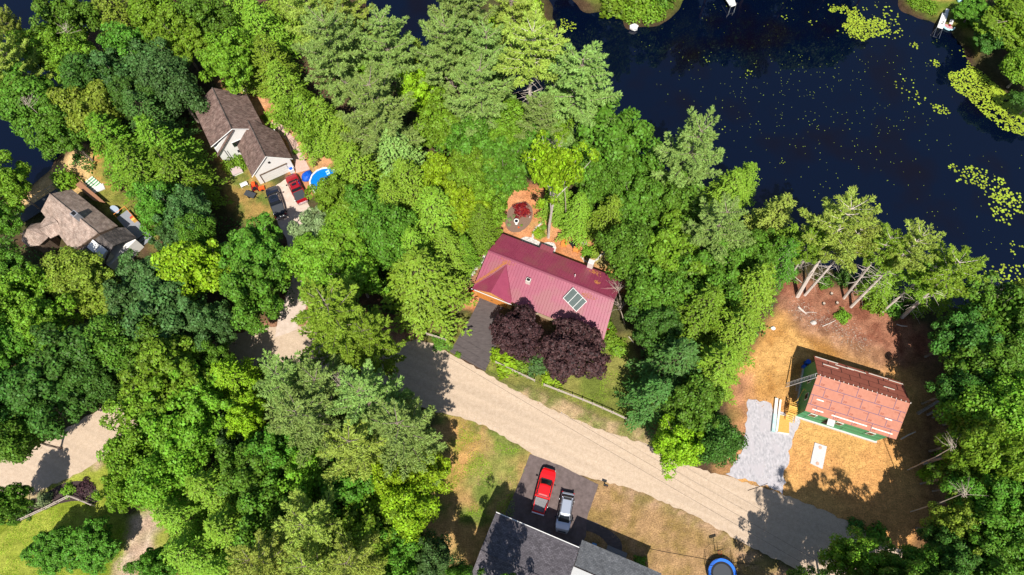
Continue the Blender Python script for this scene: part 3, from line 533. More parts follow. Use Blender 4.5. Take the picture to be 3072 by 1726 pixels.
# ------------------------------------------------------------------ the trees (survey position, crown radius, kind, foliage)
TREES = [
(25,150,62,'P','yellow','yellowish pine reaching over the lake at the top left edge of the photo'),
(170,55,66,'D','mid','mid-green broadleaf tree jutting into the lake at top left, right of the water'),
(120,135,58,'D','bright','bright green broadleaf tree just below the upper left lake corner'),
(15,60,34,'P','yellow','small pine tip over the water in the top left corner'),
(300,45,62,'H','olive','olive conifer on the top edge, right of the upper left lake corner'),
(395,35,66,'D','bright','bright broadleaf tree on the top edge between olive conifer and darker oak'),
(335,130,58,'D','mid','dense mid-green tree below the olive conifer of the top edge'),
(205,165,60,'D','bright','broadleaf tree with ragged crown in the upper left wood, second row'),
(235,215,60,'D','deep','dark green broadleaf tree in the upper left wood above the pale olive one'),
(450,100,62,'D','bright','tall bright tree in the upper wood, due north of the brown-roofed house'),
(515,50,60,'D','mid','mid-green tree on the top edge above the bright maple by the brown house'),
(575,155,66,'D','bright','bright green maple right behind the brown-roofed house, upper right of its ridge'),
(610,35,56,'H','hem','feathery light conifer on the top edge, north of the brown-roofed house'),
(665,85,60,'H','hem','light conifer below the top edge, west of the grey pines'),
(715,25,56,'H','hem','light-green hemlock touching the top edge, left of the inlet'),
(785,35,64,'P','yellow','pale yellowish pine on the top edge, left of the inlet pine'),
(865,30,64,'P','yellow','yellow-green pine on the top edge beside the dark inlet'),
(85,265,76,'D','mid','large broadleaf tree spreading over the lake at the left edge, with pale dead limbs'),
(20,240,50,'D','mid','broadleaf tree cut by the left edge below the yellowish pine'),
(395,165,58,'D','blue','blue-green tree in the upper left wood, behind the house tree'),
(440,225,62,'D','blue','blue-green broadleaf tree touching the upper left corner of the brown roof'),
(300,195,58,'D','blue','blue-green broadleaf tree midway between the lake and the brown roof'),
(155,330,58,'D','mid','broadleaf tree leaning over the lake above the sandy beach'),
(240,290,72,'D','olive','pale olive tree with brownish tips above the sandy beach'),
(335,255,58,'D','deep','dark green tree right of the pale olive tree by the lake'),
(385,310,66,'H','spruce','dark conifer left of the brown-roofed house, nearest its eave'),
(300,370,66,'H','bright','bright green conifer right above the beach lawn'),
(420,380,72,'H','bright','large conifer left of the front gable of the brown-roofed house'),
(365,440,72,'H','bright','bushy conifer between the tan-roofed house and the brown-roofed house'),
(455,455,72,'H','bright','conifer standing left of the lawn with the garden tools'),
(400,520,60,'D','mid','mid-green tree right of the tan-roofed house, by its deck'),
(470,540,62,'D','blue','blue-green tree south of the two pickups, in front of shaded lawn'),
(690,170,56,'H','hem','light hemlock at the upper right of the brown-roofed house'),
(725,240,60,'H','hem','light hemlock over the orange path beside the brown-roofed house'),
(770,300,52,'D','bright','bright low tree overhanging the patio by the brown-roofed house'),
(845,140,84,'P','grey','large grey-green pine in the upper middle, left of the inlet'),
(975,130,74,'P','grey','grey-green pine directly below the dark inlet at the top'),
(925,205,46,'D','bright','small bright broadleaf crown squeezed between the upper grey pines'),
(950,295,92,'P','grey','broad feathery grey pine in the middle of the upper wood, north of the pool'),
(1058,165,36,'H','hem','slender yellow-green conifer tip between two grey pines at the top'),
(1165,60,82,'P','grey','grey-green pine at the top edge, left of the marshy point'),
(1130,150,80,'P','grey','tall grey-green pine below the top edge, right of the slender conifer'),
(1225,165,70,'P','grey','grey-green pine left of the tall pine with the bare trunk'),
(1210,255,82,'P','grey','shaggy grey-green pine below left of the tall pine with the bare trunk'),
(1450,235,96,'P','grey','broad star-shaped pine on the shore against the open lake'),
(1285,25,56,'P','yellow','yellowish pine with bare stems on the marshy point at the top edge'),
(1060,245,56,'D','lime','lime-green broadleaf crown below the slender yellow conifer'),
(1100,320,62,'D','bright','bright broadleaf tree left of the shaggy grey pine'),
(880,365,58,'H','hem','light hemlock above the swimming pool'),
(825,320,56,'H','hem','light hemlock right of the patio of the brown house'),
(1000,400,76,'H','grey','grey-green feathery conifer in the middle wood, right of the pool'),
(905,450,76,'H','hem','hemlock with drooping sprays next to the pool'),
(850,500,60,'D','bright','bright leafy tree overhanging the lower edge of the pool'),
(1030,480,70,'H','hem','light green hemlock in the centre wood, left of the bright lime tree'),
(1115,450,52,'D','lime','brightest lime tree in the middle of the photo'),
(1190,370,66,'D','mid','mid-green tree in the middle, under the shaggy grey pine'),
(1290,330,58,'D','bright','vivid green tree at the foot of the tall pine with the bare trunk'),
(1270,430,70,'D','mid','mid-green tree above the orange garden clearing'),
(1545,370,94,'D','mid','large rounded tree on the lake shore, right of the lime tree with bare limbs'),
(1725,405,86,'P','grey','grey-green pine on the shore, standing alone against the lake'),
(1490,455,58,'D','mid','mid-green tree right of the lime tree with bare limbs'),
(1610,520,74,'D','mid','mid-green tree in the wood right of the garden clearing'),
(1690,530,74,'D','mid','mid-green tree behind the wood edge, below the lone shore pine'),
(1452,545,46,'H','hem','drooping hemlock over the garden chairs behind the red house'),
(1530,560,56,'H','hem','light hemlock at the right side of the garden clearing'),
(1820,500,62,'H','hem','light conifer on the shore, right of the lone shore pine'),
(1790,590,80,'P','grey','dense grey-green pine inland of the shore, second from the lake'),
(1860,470,46,'H','hem','small bright conifer tip on the shore, right of the lone pine'),
(1935,560,62,'H','yellow','yellow-green conifer on the shore, left of the big leaning pine'),
(1895,640,62,'D','mid','glossy mid-green tree left of the bare trunks'),
(1580,640,70,'D','mid','mid-green tree over the back right corner of the red roof'),
(1690,635,80,'D','bright','bushy green tree in the middle of the wood right of the red house'),
(1785,690,74,'D','mid','mid-green tree below the dense inland pine'),
(1880,735,76,'H','hem','light green conifer at the edge of the red-brown mulch'),
(1755,790,80,'H','bright','bright conifer in the wood between the red house and the building site'),
(1840,840,74,'H','hem','light green conifer at the upper left of the sandy clearing'),
(1640,735,72,'D','mid','spreading tree with bare twigs over the right end of the red roof'),
(1650,830,66,'D','deep','dark tree right of the twin purple maples'),
(1690,920,80,'S','spruce','dark spruce at the right end of the rail fence lawn'),
(1790,930,74,'H','hem','light conifer left of the sandy clearing'),
(1640,1000,64,'S','spruce','dark spruce standing over the right end of the rail fence'),
(1740,1030,76,'D','mid','mid-green tree above the road, left of the gravel pad'),
(1700,1120,58,'D','lime','bright tree at the edge of the road, lowest in the right wood'),
(1800,1110,58,'D','deep','deep green tree next to the gravel pad'),
(2500,790,84,'D','mid','olive-tinged tree on the right edge, just below the lake'),
(2420,850,66,'D','deep','dark shaded tree right of the leaning pines'),
(2560,770,62,'D','olive','olive tree with bare twigs on the right edge at the lake shore'),
(2470,920,78,'D','mid','tree with dark gaps on the right side, level with the ridge of the building site'),
(2560,900,72,'D','mid','mid-green tree on the right edge, level with the sandy clearing'),
(2410,980,60,'D','deep','dark tree behind the building site, on its right side'),
(2490,1030,84,'D','bright','big sunlit tree right of the sheathed house'),
(2565,1020,66,'D','mid','mid-green tree on the right edge, level with the sheathed house'),
(2430,1110,60,'L','bright','sunlit open-crowned tree nearest the front right corner of the sheathed house'),
(2500,1150,84,'D','bright','big sunlit tree level with the concrete tank lid, right edge wood'),
(2570,1160,66,'D','bright','sunlit tree on the right edge, level with the concrete tank lid'),
(2400,1200,50,'L','mid','thin open tree above the leaning trunks in the lower right wood'),
(2470,1250,74,'D','mid','mid-green tree in the lower right wood, third row up'),
(2560,1270,74,'D','mid','mid-green tree on the right edge, lower right'),
(2400,1320,62,'L','olive','sparse olive tree with visible limbs in the lower right wood'),
(2490,1340,74,'D','mid','mid-green tree in the lower right wood, second row up'),
(2565,1380,70,'D','mid','mid-green tree in the lower right corner'),
(2380,1400,60,'D','deep','dark tree on the bottom edge, left of the lower right corner trees'),
(2480,1430,70,'D','mid','green tree on the bottom edge, second from the right corner'),
(2290,1420,46,'D','mid','small tree on the bottom edge between the dark tree and roadside tree'),
(2225,1430,44,'D','mid','low tree on the bottom edge right of the roadside tree'),
(2130,1400,56,'D','bright','roadside tree at the bottom right beside the shaded road'),
(2560,50,84,'D','bright','bright tree in the top right corner',8),
(2585,170,62,'D','bright','bright tree on the right edge above the dense lily pads',7.5),
(2450,25,42,'D','mid','low tree on the far shore right of the orange kayak',4.5),
(2500,95,46,'D','deep','dark shaded tree on the far shore behind the round raft',5),
(2600,255,40,'D','deep','shaded tree over the lily pads on the right edge',5),
(22,468,54,'D','bright','bright tree on the left edge, left of the tan-roofed house',12),
(6,555,44,'D','mid','tree on the left edge beside the gazebo',10),
(16,668,52,'D','mid','tree on the left edge just below the gazebo',9),
(186,692,66,'D','olive','yellowish-olive tree in front of the tan-roofed house, nearest its roof',10),
(238,742,60,'D','olive','yellowish-olive tree second row below the tan-roofed house',11),
(108,738,66,'D','bright','bright green tree below the gazebo of the tan-roofed house',10),
(40,760,74,'D','bright','bright green tree on the left edge, halfway down'),
(115,820,70,'D','bright','ragged green tree below left of the yellowish-olive trees'),
(30,880,76,'D','mid','mid-green tree on the left edge, below halfway'),
(200,900,88,'D','deep','wide dark tree in the left wood, uphill of the dirt road'),
(300,880,66,'D','mid','mid-green tree in the left wood under the blue-green trees'),
(374,715,74,'D','blue','blue-green tree between the olive tree and the lime tree',12),
(440,790,82,'D','blue','largest blue-green tree, below left of the lime tree'),
(345,790,66,'D','blue','blue-green tree left of the largest blue-green one'),
(535,820,58,'D','blue','low blue-green tree at the left end of the shaded road junction'),
(500,680,84,'D','lime','bright lime-green maple in the left wood'),
(445,600,46,'D','blue','blue-green tree right of the dormers of the tan-roofed house',10),
(500,600,44,'D','mid','mid-green tree just above the bright lime maple'),
(635,640,84,'D','mid','large rounded tree below the shaded lawn of the brown house',13),
(640,740,72,'D','mid','rounded tree above the shaded road junction'),
(400,885,66,'D','mid','mid-green tree north of the dirt road in the left wood'),
(130,990,84,'D','deep','wide dark tree just uphill of the dirt road at left'),
(240,970,60,'D','deep','dark tree whose crown meets the dirt road bend at left'),
(40,1000,80,'D','deep','dark tree on the left edge above the dirt road'),
(45,1100,66,'D','mid','tree on the left edge overhanging the dirt road'),
(430,945,84,'D','bright','bright broadleaf tree south of the blue-green trees'),
(370,1035,84,'L','bright','open-crowned bright tree at the end of the visible dirt road'),
(500,1010,84,'L','bright','open-crowned tree with pinkish road glimpsed through it'),
(600,960,62,'H','lime','lime conifer just below the shaded road junction'),
(545,905,40,'D','mid','small tree on the lower side of the shaded road junction'),
(470,1110,80,'D','bright','bright tree left of the rounded blue-green crown'),
(562,1100,56,'F','blue','neat rounded blue-green crown in the lower left wood'),
(620,1060,50,'D','lime','narrow lime tree between rounded crown and the big grey pines'),
(350,1140,64,'D','bright','bright tree at the lower side of the dirt road, above the mulch bed'),
(318,1235,50,'D','bright','dense bright tree right of the mulch bed with the rail fence'),
(410,1220,64,'D','bright','bright tree above the gravel parking patch'),
(130,1385,54,'F','mid','left half of the pair of dark rounded trees on the lower left lawn',7),
(232,1375,60,'F','mid','right one of the pair of dark rounded trees, beside the gravel patch',7.5),
(20,1270,42,'D','mid','small tree on the left edge below the long rail fence'),
(800,575,52,'D','white','tree with whitish blossom below the concrete drive',9),
(880,600,84,'D','bright','large bright tree between the pool and the big light hemlock',12),
(790,660,78,'D','bright','bright tree above the end of the concrete drive',12),
(930,540,60,'D','mid','mid-green tree below the hemlock by the pool'),
(895,690,64,'D','bright','bright tree left of the big light hemlock'),
(975,600,66,'D','mid','mid-green tree above the big light hemlock'),
(1068,722,102,'H','hem','big light hemlock left of the black driveway'),
(855,820,104,'P','hem','wide green pine above the road junction shadow'),
(940,870,64,'P','hem','pine reaching over the sandy road beside the junction'),
(735,970,84,'P','grey','grey-green pine, leftmost of the big group in the lower middle'),
(830,990,84,'P','grey','grey-green pine, topmost of the big group in the lower middle'),
(790,1060,96,'P','grey','large pine with whitish bare limbs showing at its centre'),
(930,1020,92,'P','grey','grey-green pine facing the sandy road in the lower middle'),
(1020,1100,96,'P','grey','grey-green pine next to the sandy road and the lawn edge'),
(910,1130,84,'P','yellow','yellowish pine at the centre of the lower pine group'),
(700,1130,70,'D','mid','mid-green broadleaf tree left of the lower pine group'),
(640,1190,74,'D','mid','mid-green tree below the neat rounded crown'),
(780,1200,74,'D','bright','bright tree below the large pine with whitish limbs'),
(880,1230,76,'D','mid','mid-green tree below the yellowish pine'),
(975,1210,66,'D','lime','lime tree below the pine by the lawn'),
(1065,1180,62,'D','lime','lime tree at the edge of the lawn opposite the red pickup'),
(550,1230,72,'H','hem','light conifer right of the bright trees above the gravel patch'),
(470,1300,66,'H','hem','light conifer at the edge of the gravel parking patch'),
(1030,1275,70,'D','lime','lime tree left of the shaded lawn by the grey house'),
(935,1320,80,'D','bright','bright tree in the lower wood, two rows from the bottom'),
(690,1290,78,'D','mid','blue-tinged broadleaf tree in the middle of the lower wood'),
(600,1330,78,'H','hem','light conifer in the lower wood left of the middle'),
(800,1320,82,'P','yellow','pale yellowish pine in the lower wood'),
(1010,1370,62,'D','mid','mid-green tree beside the shaded strip by the grey house'),
(500,1390,70,'H','hem','light conifer near the bottom edge right of the gravel patch'),
(400,1420,46,'D','mid','low dark tree on the bottom edge beside the gravel patch'),
(590,1430,66,'H','hem','light conifer on the bottom edge, left part of the lower wood'),
(685,1410,84,'P','yellow','pale yellow-green pine on the bottom edge'),
(800,1430,76,'P','yellow','pale yellow-green pine on the bottom edge, right of its twin'),
(900,1420,74,'P','yellow','yellow-green pine on the bottom edge, centre of the lower wood'),
(1090,1400,56,'D','blue','bluish broadleaf tree on the bottom edge next to the grey house'),
(1000,1450,60,'D','mid','mid-green tree on the bottom edge left of the bluish one'),
(1160,1450,34,'D','mid','small tree on the bottom edge touching the grey house'),
(1100,560,84,'H','hem','light hemlock in the centre, below left of the garden clearing'),
(1126,640,58,'H','hem','light hemlock left of the red-brown path'),
(1050,640,60,'H','hem','hemlock above the big light hemlock, left one'),
(1160,515,58,'D','lime','lime tree left of the garden clearing'),
(1225,500,52,'D','bright','bright tree at the upper left of the garden clearing'),
(1210,575,46,'H','bright','small conifer at the left side of the garden clearing'),
(1172,640,32,'H','bright','small conifer beside the stepping stones'),
(1185,440,60,'D','bright','bright green tree right of the brightest lime tree'),
(990,520,60,'H','hem','light hemlock in the centre left of the clearing hemlock'),
(1400,500,44,'H','hem','light hemlock left of the bare trunk in the garden'),
(1610,450,50,'D','mid','mid-green tree on the shore left of the lone shore pine'),
(640,260,1,'D','mid',None),
(1355,320,54,'P','grey','grey-green pine right of the tall pine with the bare trunk, lower down'),
(1345,390,54,'D','mid','mid-green tree left of the lime tree with pale bare limbs'),
(1400,345,50,'D','bright','bright tree under the broad star-shaped shore pine'),
(1540,470,50,'D','mid','mid-green tree right of the garden trunk, in the shore wood'),
(1960,620,46,'H','hem','light conifer tip beside the tallest bare-trunked pine'),
(560,430,1,'D','mid',None),
]
for t in TREES:
    if t[5]: tree(*t)
# trees outside the lower edge whose shadows reach into the picture
for (x, y, r, k, c, l, h) in [(2010,1500,62,'L','mid','tree beyond the bottom edge by the road',14.5),(1960,1560,60,'L','mid','tree beyond the bottom edge at the trampoline',11),(1262,1500,60,'L','mid','tree beyond the bottom edge beside the grey roof',21),(2200,1510,70,'L','mid','tree beyond the bottom edge below the roadside tree',21),(2290,1520,76,'L','mid','tree beyond the bottom edge, second right of the road',22),(2120,1540,60,'L','mid','tree beyond the bottom edge at the road end',20),(2170,1600,70,'L','mid','tree beyond the bottom edge, far right of the road',27),(2330,1590,70,'L','mid','tree beyond the bottom edge, back row right',27),(2380,1530,76,'L','mid','tree beyond the bottom edge, third right of the road',22),(2080,1530,60,'L','mid','tree beyond the bottom edge right of the road',15)]:
    tree(x, y, r, k, c, l, h=h)
for n_, (bx, by, r, k, c, h, l) in enumerate([(1475,-75,70,'D','mid',19,'left end of the far bank'),(1590,-40,64,'P','grey',23,'far bank above the white rock'),(1690,-70,76,'D','mid',21,'far bank left of the small dock'),(1800,-75,70,'P','grey',25,'far bank right of the small dock'),(1895,-70,84,'D','deep',23,'middle of the far bank'),(2010,-70,72,'P','grey',26,'far bank left of the yellow pads'),(2110,-75,84,'D','mid',24,'far bank above the yellow pads'),(2205,-70,76,'D','deep',23,'far bank left of the lawn'),(1740,-150,90,'D','deep',24,'second row of the far bank, left'),(1950,-150,90,'D','deep',25,'second row of the far bank, middle'),(2150,-150,90,'D','mid',25,'second row of the far bank, right')]):
    tree(0, 0, r, k, c, 'tall tree mirrored in the lake, '+l, h=h, base=(bx, by), bark=M['bark'], group='trees of the far bank')
# pines at the clearing, named by their bare trunks
for (bx, by, h, r, k, c, l, tp_px) in [
 (2005,745,20,88,'B','yellow','tallest leaning-looking pine with long bare grey trunk in front of the lake',(2113,560)),
 (2024,742,17,56,'B','yellow','bare-trunked pine just right of the tallest one',(2150,600)),
 (1998,690,15,46,'B','hem','slim bare-trunked pine behind the tallest one',(2062,600)),
 (1985,700,14,40,'B','hem','thin pine stem left of the tallest pine',(2035,620)),
 (1945,700,13,46,'H','mid','conifer with reddish stem left of the bare trunks',(1985,625)),
 (2122,750,16,54,'B','hem','bare-trunked pine in the middle of the row by the lake',(2222,628)),
 (2140,772,18,60,'B','yellow','tall bare-trunked pine right of the middle of the row',(2290,622)),
 (2218,785,13.5,52,'B','hem','shorter bare-trunked pine, second from the right of the row',(2325,690)),
 (2268,798,16.5,76,'B','hem','bushy bright conifer with bare lower trunk at the right end of the row',(2392,688)),
 (2200,735,13,44,'H','hem','bright conifer at the shore behind the bare trunks',(2240,665)),
 (2330,760,13,56,'H','hem','bright conifer at the shore behind the right end of the row',(2365,690))]:
    tree(0, 0, r, k, c, l, h=h, base=(bx, by), bark=M['whitebark'], group='bare-trunked trees at the clearing', top=tp_px)
tree(0, 0, 82, 'B', 'yellow', 'tall yellowish pine with long bare branched trunk in the upper middle', h=24, base=(1328,338), bark=M['whitebark'])
tree(0, 0, 76, 'T', 'lime', 'lime tree with pale bare limbs on a tall grey trunk in the garden', h=25, base=(1379,598), bark=M['whitebark'])
for (bx, by, h, r, c, l) in [(2345,1050,13,52,'mid','tree with grey trunk showing at the right of the sheathed house'),(2318,1165,19,66,'bright','tree with pale leaning limb below the sheathed house, at right'),(2345,1235,12,50,'olive','tree with grey trunk in the shade of the lower right wood'),(645,215,11,50,'hem','hemlock with bare stem at the upper right of the brown roof'),(812,382,14,52,'hem','hemlock with reddish bare stem left of the pool')]:
    tree(0, 0, r, 'D' if c != 'hem' else 'H', c, l, h=h, base=(bx, by), bark=M['barkg'])
tree(1300,840,64,'F','purple','purple-leaved maple beside the black driveway, left one of two',group='twin purple maples')
tree(1442,884,76,'F','purple','purple-leaved maple in front of the solar panel, right one of two',group='twin purple maples')

# shrubs
def shrub_meshes(seed, n=500, leaf=.12, R0=.5, hgt=.6, up=.3):
    r = np.random.default_rng(seed); d = unit(r.normal(size=(n, 3))); d[:, 2] = np.abs(d[:, 2]); c = d*np.array([R0, R0, hgt])*r.uniform(.55, 1.05, n)[:, None]*(1+.2*np.sin(4*np.arctan2(d[:, 1], d[:, 0])+seed))[:, None]
    return leaf_mesh('foliage', c, d+r.normal(0, .5, (n, 3))+np.array([0, 0, up]), r.normal(size=(n, 3)), leaf*r.uniform(.7, 1.4, n), leaf*.6, LEAF['mid'])
SM = [shrub_meshes(1), shrub_meshes(2, 700), shrub_meshes(3, 400, .16)]
stemm = MB().tube([(0, 0, -.1), (0, 0, .3)], .03, 5)
stem_o = stemm.build('stem', M['bark']); stem_me = stem_o.data; bpy.data.objects.remove(stem_o)
scn = [0]
def shrub(px, r, hgt, c, label, name='shrub', cat='shrub', group='garden shrubs'):
    X, Y = P(*px); i = scn[0]; scn[0] += 1
    o = thing(name, label, cat, (X, Y, 0), rnd.uniform(0, 6), group); o.scale = (r/.5, r/.5, hgt/.6)
    f = bpy.data.objects.new('foliage', SM[i % 3]); C.objects.link(f); f.parent = o; f.material_slots[0].link = 'OBJECT'; f.material_slots[0].material = LEAF[c]
    s = bpy.data.objects.new('stem', stem_me); C.objects.link(s); s.parent = o
t1 = lambda x, y: (x/2.512, y/2.512); t2 = lambda x, y: (1024+x/2.512, y/2.512); t3 = lambda x, y: (2048+x/2.512, y/2.512)
r1 = lambda x, y: (x/2.512, 576+y/2.512); r3 = lambda x, y: (2048+x/2.512, 576+y/2.512); b9 = lambda x, y: (2048+x/2.512, 1150+y/2.512)
z2 = lambda x, y: (660+x/6.76, 470+y/6.76); zl = lambda x, y: (40+x/4.159, 420+y/4.159); z4 = lambda x, y: (1400+x/4.954, 820+y/4.954)
zc = lambda x, y: (2190+x/4.593, 1030+y/4.593); zd = lambda x, y: (2700+x/8.587, y/8.587); zb = lambda x, y: (1700+x/4.6, 1560+y/4.6)
SH = [(z2(240,230),1.35,1.8,'bright','rounded green bush left of the garage gable, left one'),(z2(420,150),1.25,1.9,'bright','rounded green bush left of the garage gable, right one'),
(z5(915,310),1.35,1.2,'red','deep red laceleaf shrub in the oval mulch bed'),(z5(808,390),.34,.3,'white','small pale plant just left of the red shrub'),(z5(742,442),.40,.3,'white','pale plant, middle of the left trio in the oval bed'),
(z5(725,522),.32,.3,'white','pale plant, lowest of the left trio in the oval bed'),(z5(915,530),.22,.2,'bright','tiny green plant near the lower edge of the oval bed'),(z5(425,820),.45,.4,'bright','green plant beside the red-brown path'),
(z5(1900,935),1.1,1.1,'bright','round bright shrub behind the red house, near the chairs'),(z5(1150,650),.9,.7,'lime','lime low shrub inside the stone ring'),(z5(1210,670),.7,.6,'olive','olive low shrub inside the stone ring'),(z5(1250,560),.5,.5,'bright','small green shrub left of the bare trunk'),
(z5(2010,950),.9,.8,'olive','olive shrub right of the round bright shrub'),
(zl(700,540),1.9,3,'bright','bright shrub on the beach above the tan roof'),(zl(800,220),.5,.9,'deep','small dark shrub on the beach'),
(b7(520,810),1.0,.8,'bright','spiky green shrub in the dark mulch bed'),(b7(340,885),1.1,.8,'white','pale grey shrub left of the fence corner'),(b7(190,955),1.3,1.2,'deep','dark green shrub behind the long rail fence'),(b7(50,940),.9,.9,'blue','bluish shrub near the dirt road at left'),
(b7(640,790),1.2,.5,'purple','brown twiggy shrub on the mulch mound'),
(r2(1250,1290),2.0,1.2,'lime','lime undergrowth left part behind the rail fence',),(r2(1360,1310),1.7,1.2,'bright','bright undergrowth behind the rail fence'),(r2(1470,1300),1.9,1.3,'blue','blue-green undergrowth below the purple maples'),(r2(1600,1400),1.7,.9,'lime','lime undergrowth right part behind the rail fence'),(r2(1180,1230),1.2,1,'lime','lime bush at the edge of the black driveway'),
(r2(2010,1110),1.6,1.4,'bright','bush right of the purple maples'),(r2(2080,1180),1.5,1.1,'bright','low bush right of the purple maples, lower one'),(r2(1980,1000),1.3,1.8,'bright','bush at the front right corner of the red roof'),
(r3(1200,940),1.1,1.0,'bright','small green conifer bush lying on the mulch clearing'),(r2(1180,805),.5,.3,'lime','weed growing on the driveway before the garage'),
(r2(880,1230),.5,.4,'bright','weed tuft by the driveway'),(r2(760,1130),1.5,.6,'mid','low bush near the short fence piece'),
(t2(2050,60),2.6,2.5,'bright','bright bush on the far shore at the top, left part'),(t2(2180,110),2.3,2.2,'bright','bright bush on the far shore above the white rock'),(t2(2330,110),2.3,2.2,'bright','bright bush on the far shore right of the white rock'),(t2(2240,60),2.6,2.8,'bright','bright bush on the far shore touching the top edge'),(t2(2410,40),2.2,2.6,'mid','darker bush on the far shore by the orange shallows'),
(t2(1180,200),2.4,2,'lime','yellow-green bush at the left of the marshy point'),(t2(1270,240),2.0,1.6,'lime','yellow-green bush at the lower tip of the marshy point'),(t2(1340,170),2.6,2,'olive','olive marsh bush in the middle of the point'),(t2(1450,150),2.3,1.8,'olive','olive marsh bush at the right side of the point'),(t2(1400,90),2.6,2,'lime','yellow-green marsh bush higher on the point'),
(t3(1850,60),1.7,1,'bright','grass tussock on the far shore left of the dock ramp'),(t3(2150,110),2.0,1.6,'bright','green bush right of the white dock'),(t3(2200,170),1.8,1.6,'mid','green bush right of the round raft'),(t3(1750,30),1.4,.9,'bright','tussock on the far shore at the top'),
(t1(1830,640),1.5,1.2,'lime','yellow-green shrub behind the brown roof'),(t1(1740,650),1.3,1.4,'bright','green shrub behind the brown roof, left one'),(z1(1040,195),.7,.7,'bright','small round shrub at the corner of the orange path'),(z1(1290,610),.9,.7,'bright','small green shrub along the house side path'),(z1(1370,770),.6,.5,'bright','low shrub beside the patio'),(z1(1750,1170),.5,.6,'bright','small plant at the garage side'),
(r3(1060,690),1.1,1.4,'mid','low growth at the foot of the pines, left'),(r3(1200,650),1.4,1.8,'deep','dark low growth behind the row of trunks'),(r3(1380,730),1.4,1.8,'bright','low growth between the middle trunks'),(r3(1430,850),1.7,2.2,'bright','bushy growth right of the middle trunks'),(r3(1580,880),1.5,1.6,'mid','low growth before the right trunks'),
(b9(1960,600),1.6,1.6,'lime','lime sapling under the lower right wood'),(b9(1830,690),1.1,1.2,'lime','small lime sapling at the edge of the sand'),(b9(1450,1150),1.6,1.4,'mid','bush in the shade near the bottom right'),(b9(1300,1080),1.2,1.0,'deep','dark bush in the road-end shade'),
(zb(1000,590),.9,.9,'mid','shaded bush against the wing of the grey house'),(b9(560,1180+0),.01,.01,'mid',None)]
for s in SH:
    if s[4]: shrub(*s[:5])
gs = MB()    # tufts of undergrowth: nobody could count them
def scatter(name, regions, n, c, leaf=.28, hz=(.05, .5), label='', poly_avoid=None):
    r = np.random.default_rng(99+n); pts = []
    for rg in regions:
        pl = OP(rg); xs = [p[0] for p in pl]; ys = [p[1] for p in pl]; x = r.uniform(min(xs), max(xs), n); y = r.uniform(min(ys), max(ys), n)
        k = (sdist(x, y, pl) < 0) & (vnoise(x, y, 1.6, 55) > -.05); pts.append(np.stack([x[k], y[k], r.uniform(*hz, k.sum())], 1))
    c_ = np.concatenate(pts); o = bpy.data.objects.new(name, leaf_mesh(name, c_, r.normal(0, .5, c_.shape)+np.array([0, 0, 1]), r.normal(size=c_.shape), leaf*r.uniform(.6, 1.3, len(c_)), leaf*.5, LEAF[c]))
    C.objects.link(o); o['kind'] = 'stuff'; o['label'] = label; o['category'] = 'undergrowth'
scatter('undergrowth', [[(-40,540),(60,620),(400,640),(560,540),(760,640),(740,780),(560,820),(400,900),(280,980),(0,1130),(-40,1100)], [(300,1120),(560,940),(700,940),(1100,1060),(1120,1400),(1150,1500),(460,1500),(400,1250),(300,1200)], [(820,480),(1200,500),(1240,620),(1140,720),(980,800),(800,760)], [(1560,560),(1960,700),(1960,800),(1840,930),(1820,1180),(1620,1080),(1600,700)], [(2360,820),(2620,820),(2620,1500),(2380,1500),(2380,1000)], [(180,420),(280,200),(480,200),(520,380),(560,520),(440,560),(330,470)], [(560,120),(1280,180),(1280,320),(1500,400),(1900,600),(1560,560),(1240,460),(820,320)]], 14000, 'deep', .42, (.05, .9), 'low dark green undergrowth beneath the woodland trees')
scatter('grass', [[(1240,905),(1290,880),(1400,935),(1520,850),(1585,860),(1600,1060),(1480,1030),(1360,975),(1222,930)], [(1140,1070),(1330,1140),(1290,1300),(1140,1300)], [(20,1330),(260,1210),(330,1300),(300,1450),(-20,1450)]], 9000, 'lime', .13, (.02, .08), 'short sunlit grass on the lawns')
# ------------------------------------------------------------------ houses
def slope(name, m, par, pts, t=.14, ribs=None, lab=None):
    mb = MB().slab(pts, t)
    if ribs:                                  # ribs run from edge pts[0]-pts[1] (eave) up to edge pts[3]-pts[2]
        a, b, c, d = [Vector(p) for p in (pts[0], pts[1], pts[2], pts[3])]; n = int((b-a).length/ribs)
        for i in range(1, n):
            s = i/n; p0 = a.lerp(b, s)+Vector((0, 0, .0)); p1 = d.lerp(c, s); u = (p1-p0).normalized(); side = (b-a).normalized()*.03; up = Vector((0, 0, .035))
            mb.add([p0-side, p0+side, p0+side*.4+up, p0-side*.4+up, p1-side, p1+side, p1+side*.4+up, p1-side*.4+up], [(0, 1, 2, 3), (7, 6, 5, 4), (0, 3, 7, 4), (1, 5, 6, 2), (3, 2, 6, 7)])
    return mb.build(name, m, par, label=lab)
def window(par, x, y, z, w_, h_, ax_='x', out=-1, m=None):
    fr = MB(); d = .05*out
    if ax_ == 'x': fr.box(x-w_/2, x+w_/2, min(y, y+d), max(y, y+d), z, z+h_); f = fr.build('window', M['white'], par); MB().box(x-w_/2+.08, x+w_/2-.08, min(y, y+d*1.3), max(y, y+d*1.3), z+.08, z+h_-.08).build('pane', M['glass'], f)
    else: fr.box(min(x, x+d), max(x, x+d), y-w_/2, y+w_/2, z, z+h_); f = fr.build('window', M['white'], par); MB().box(min(x, x+d*1.3), max(x, x+d*1.3), y-w_/2+.08, y+w_/2-.08, z+.08, z+h_-.08).build('pane', M['glass'], f)
    return f

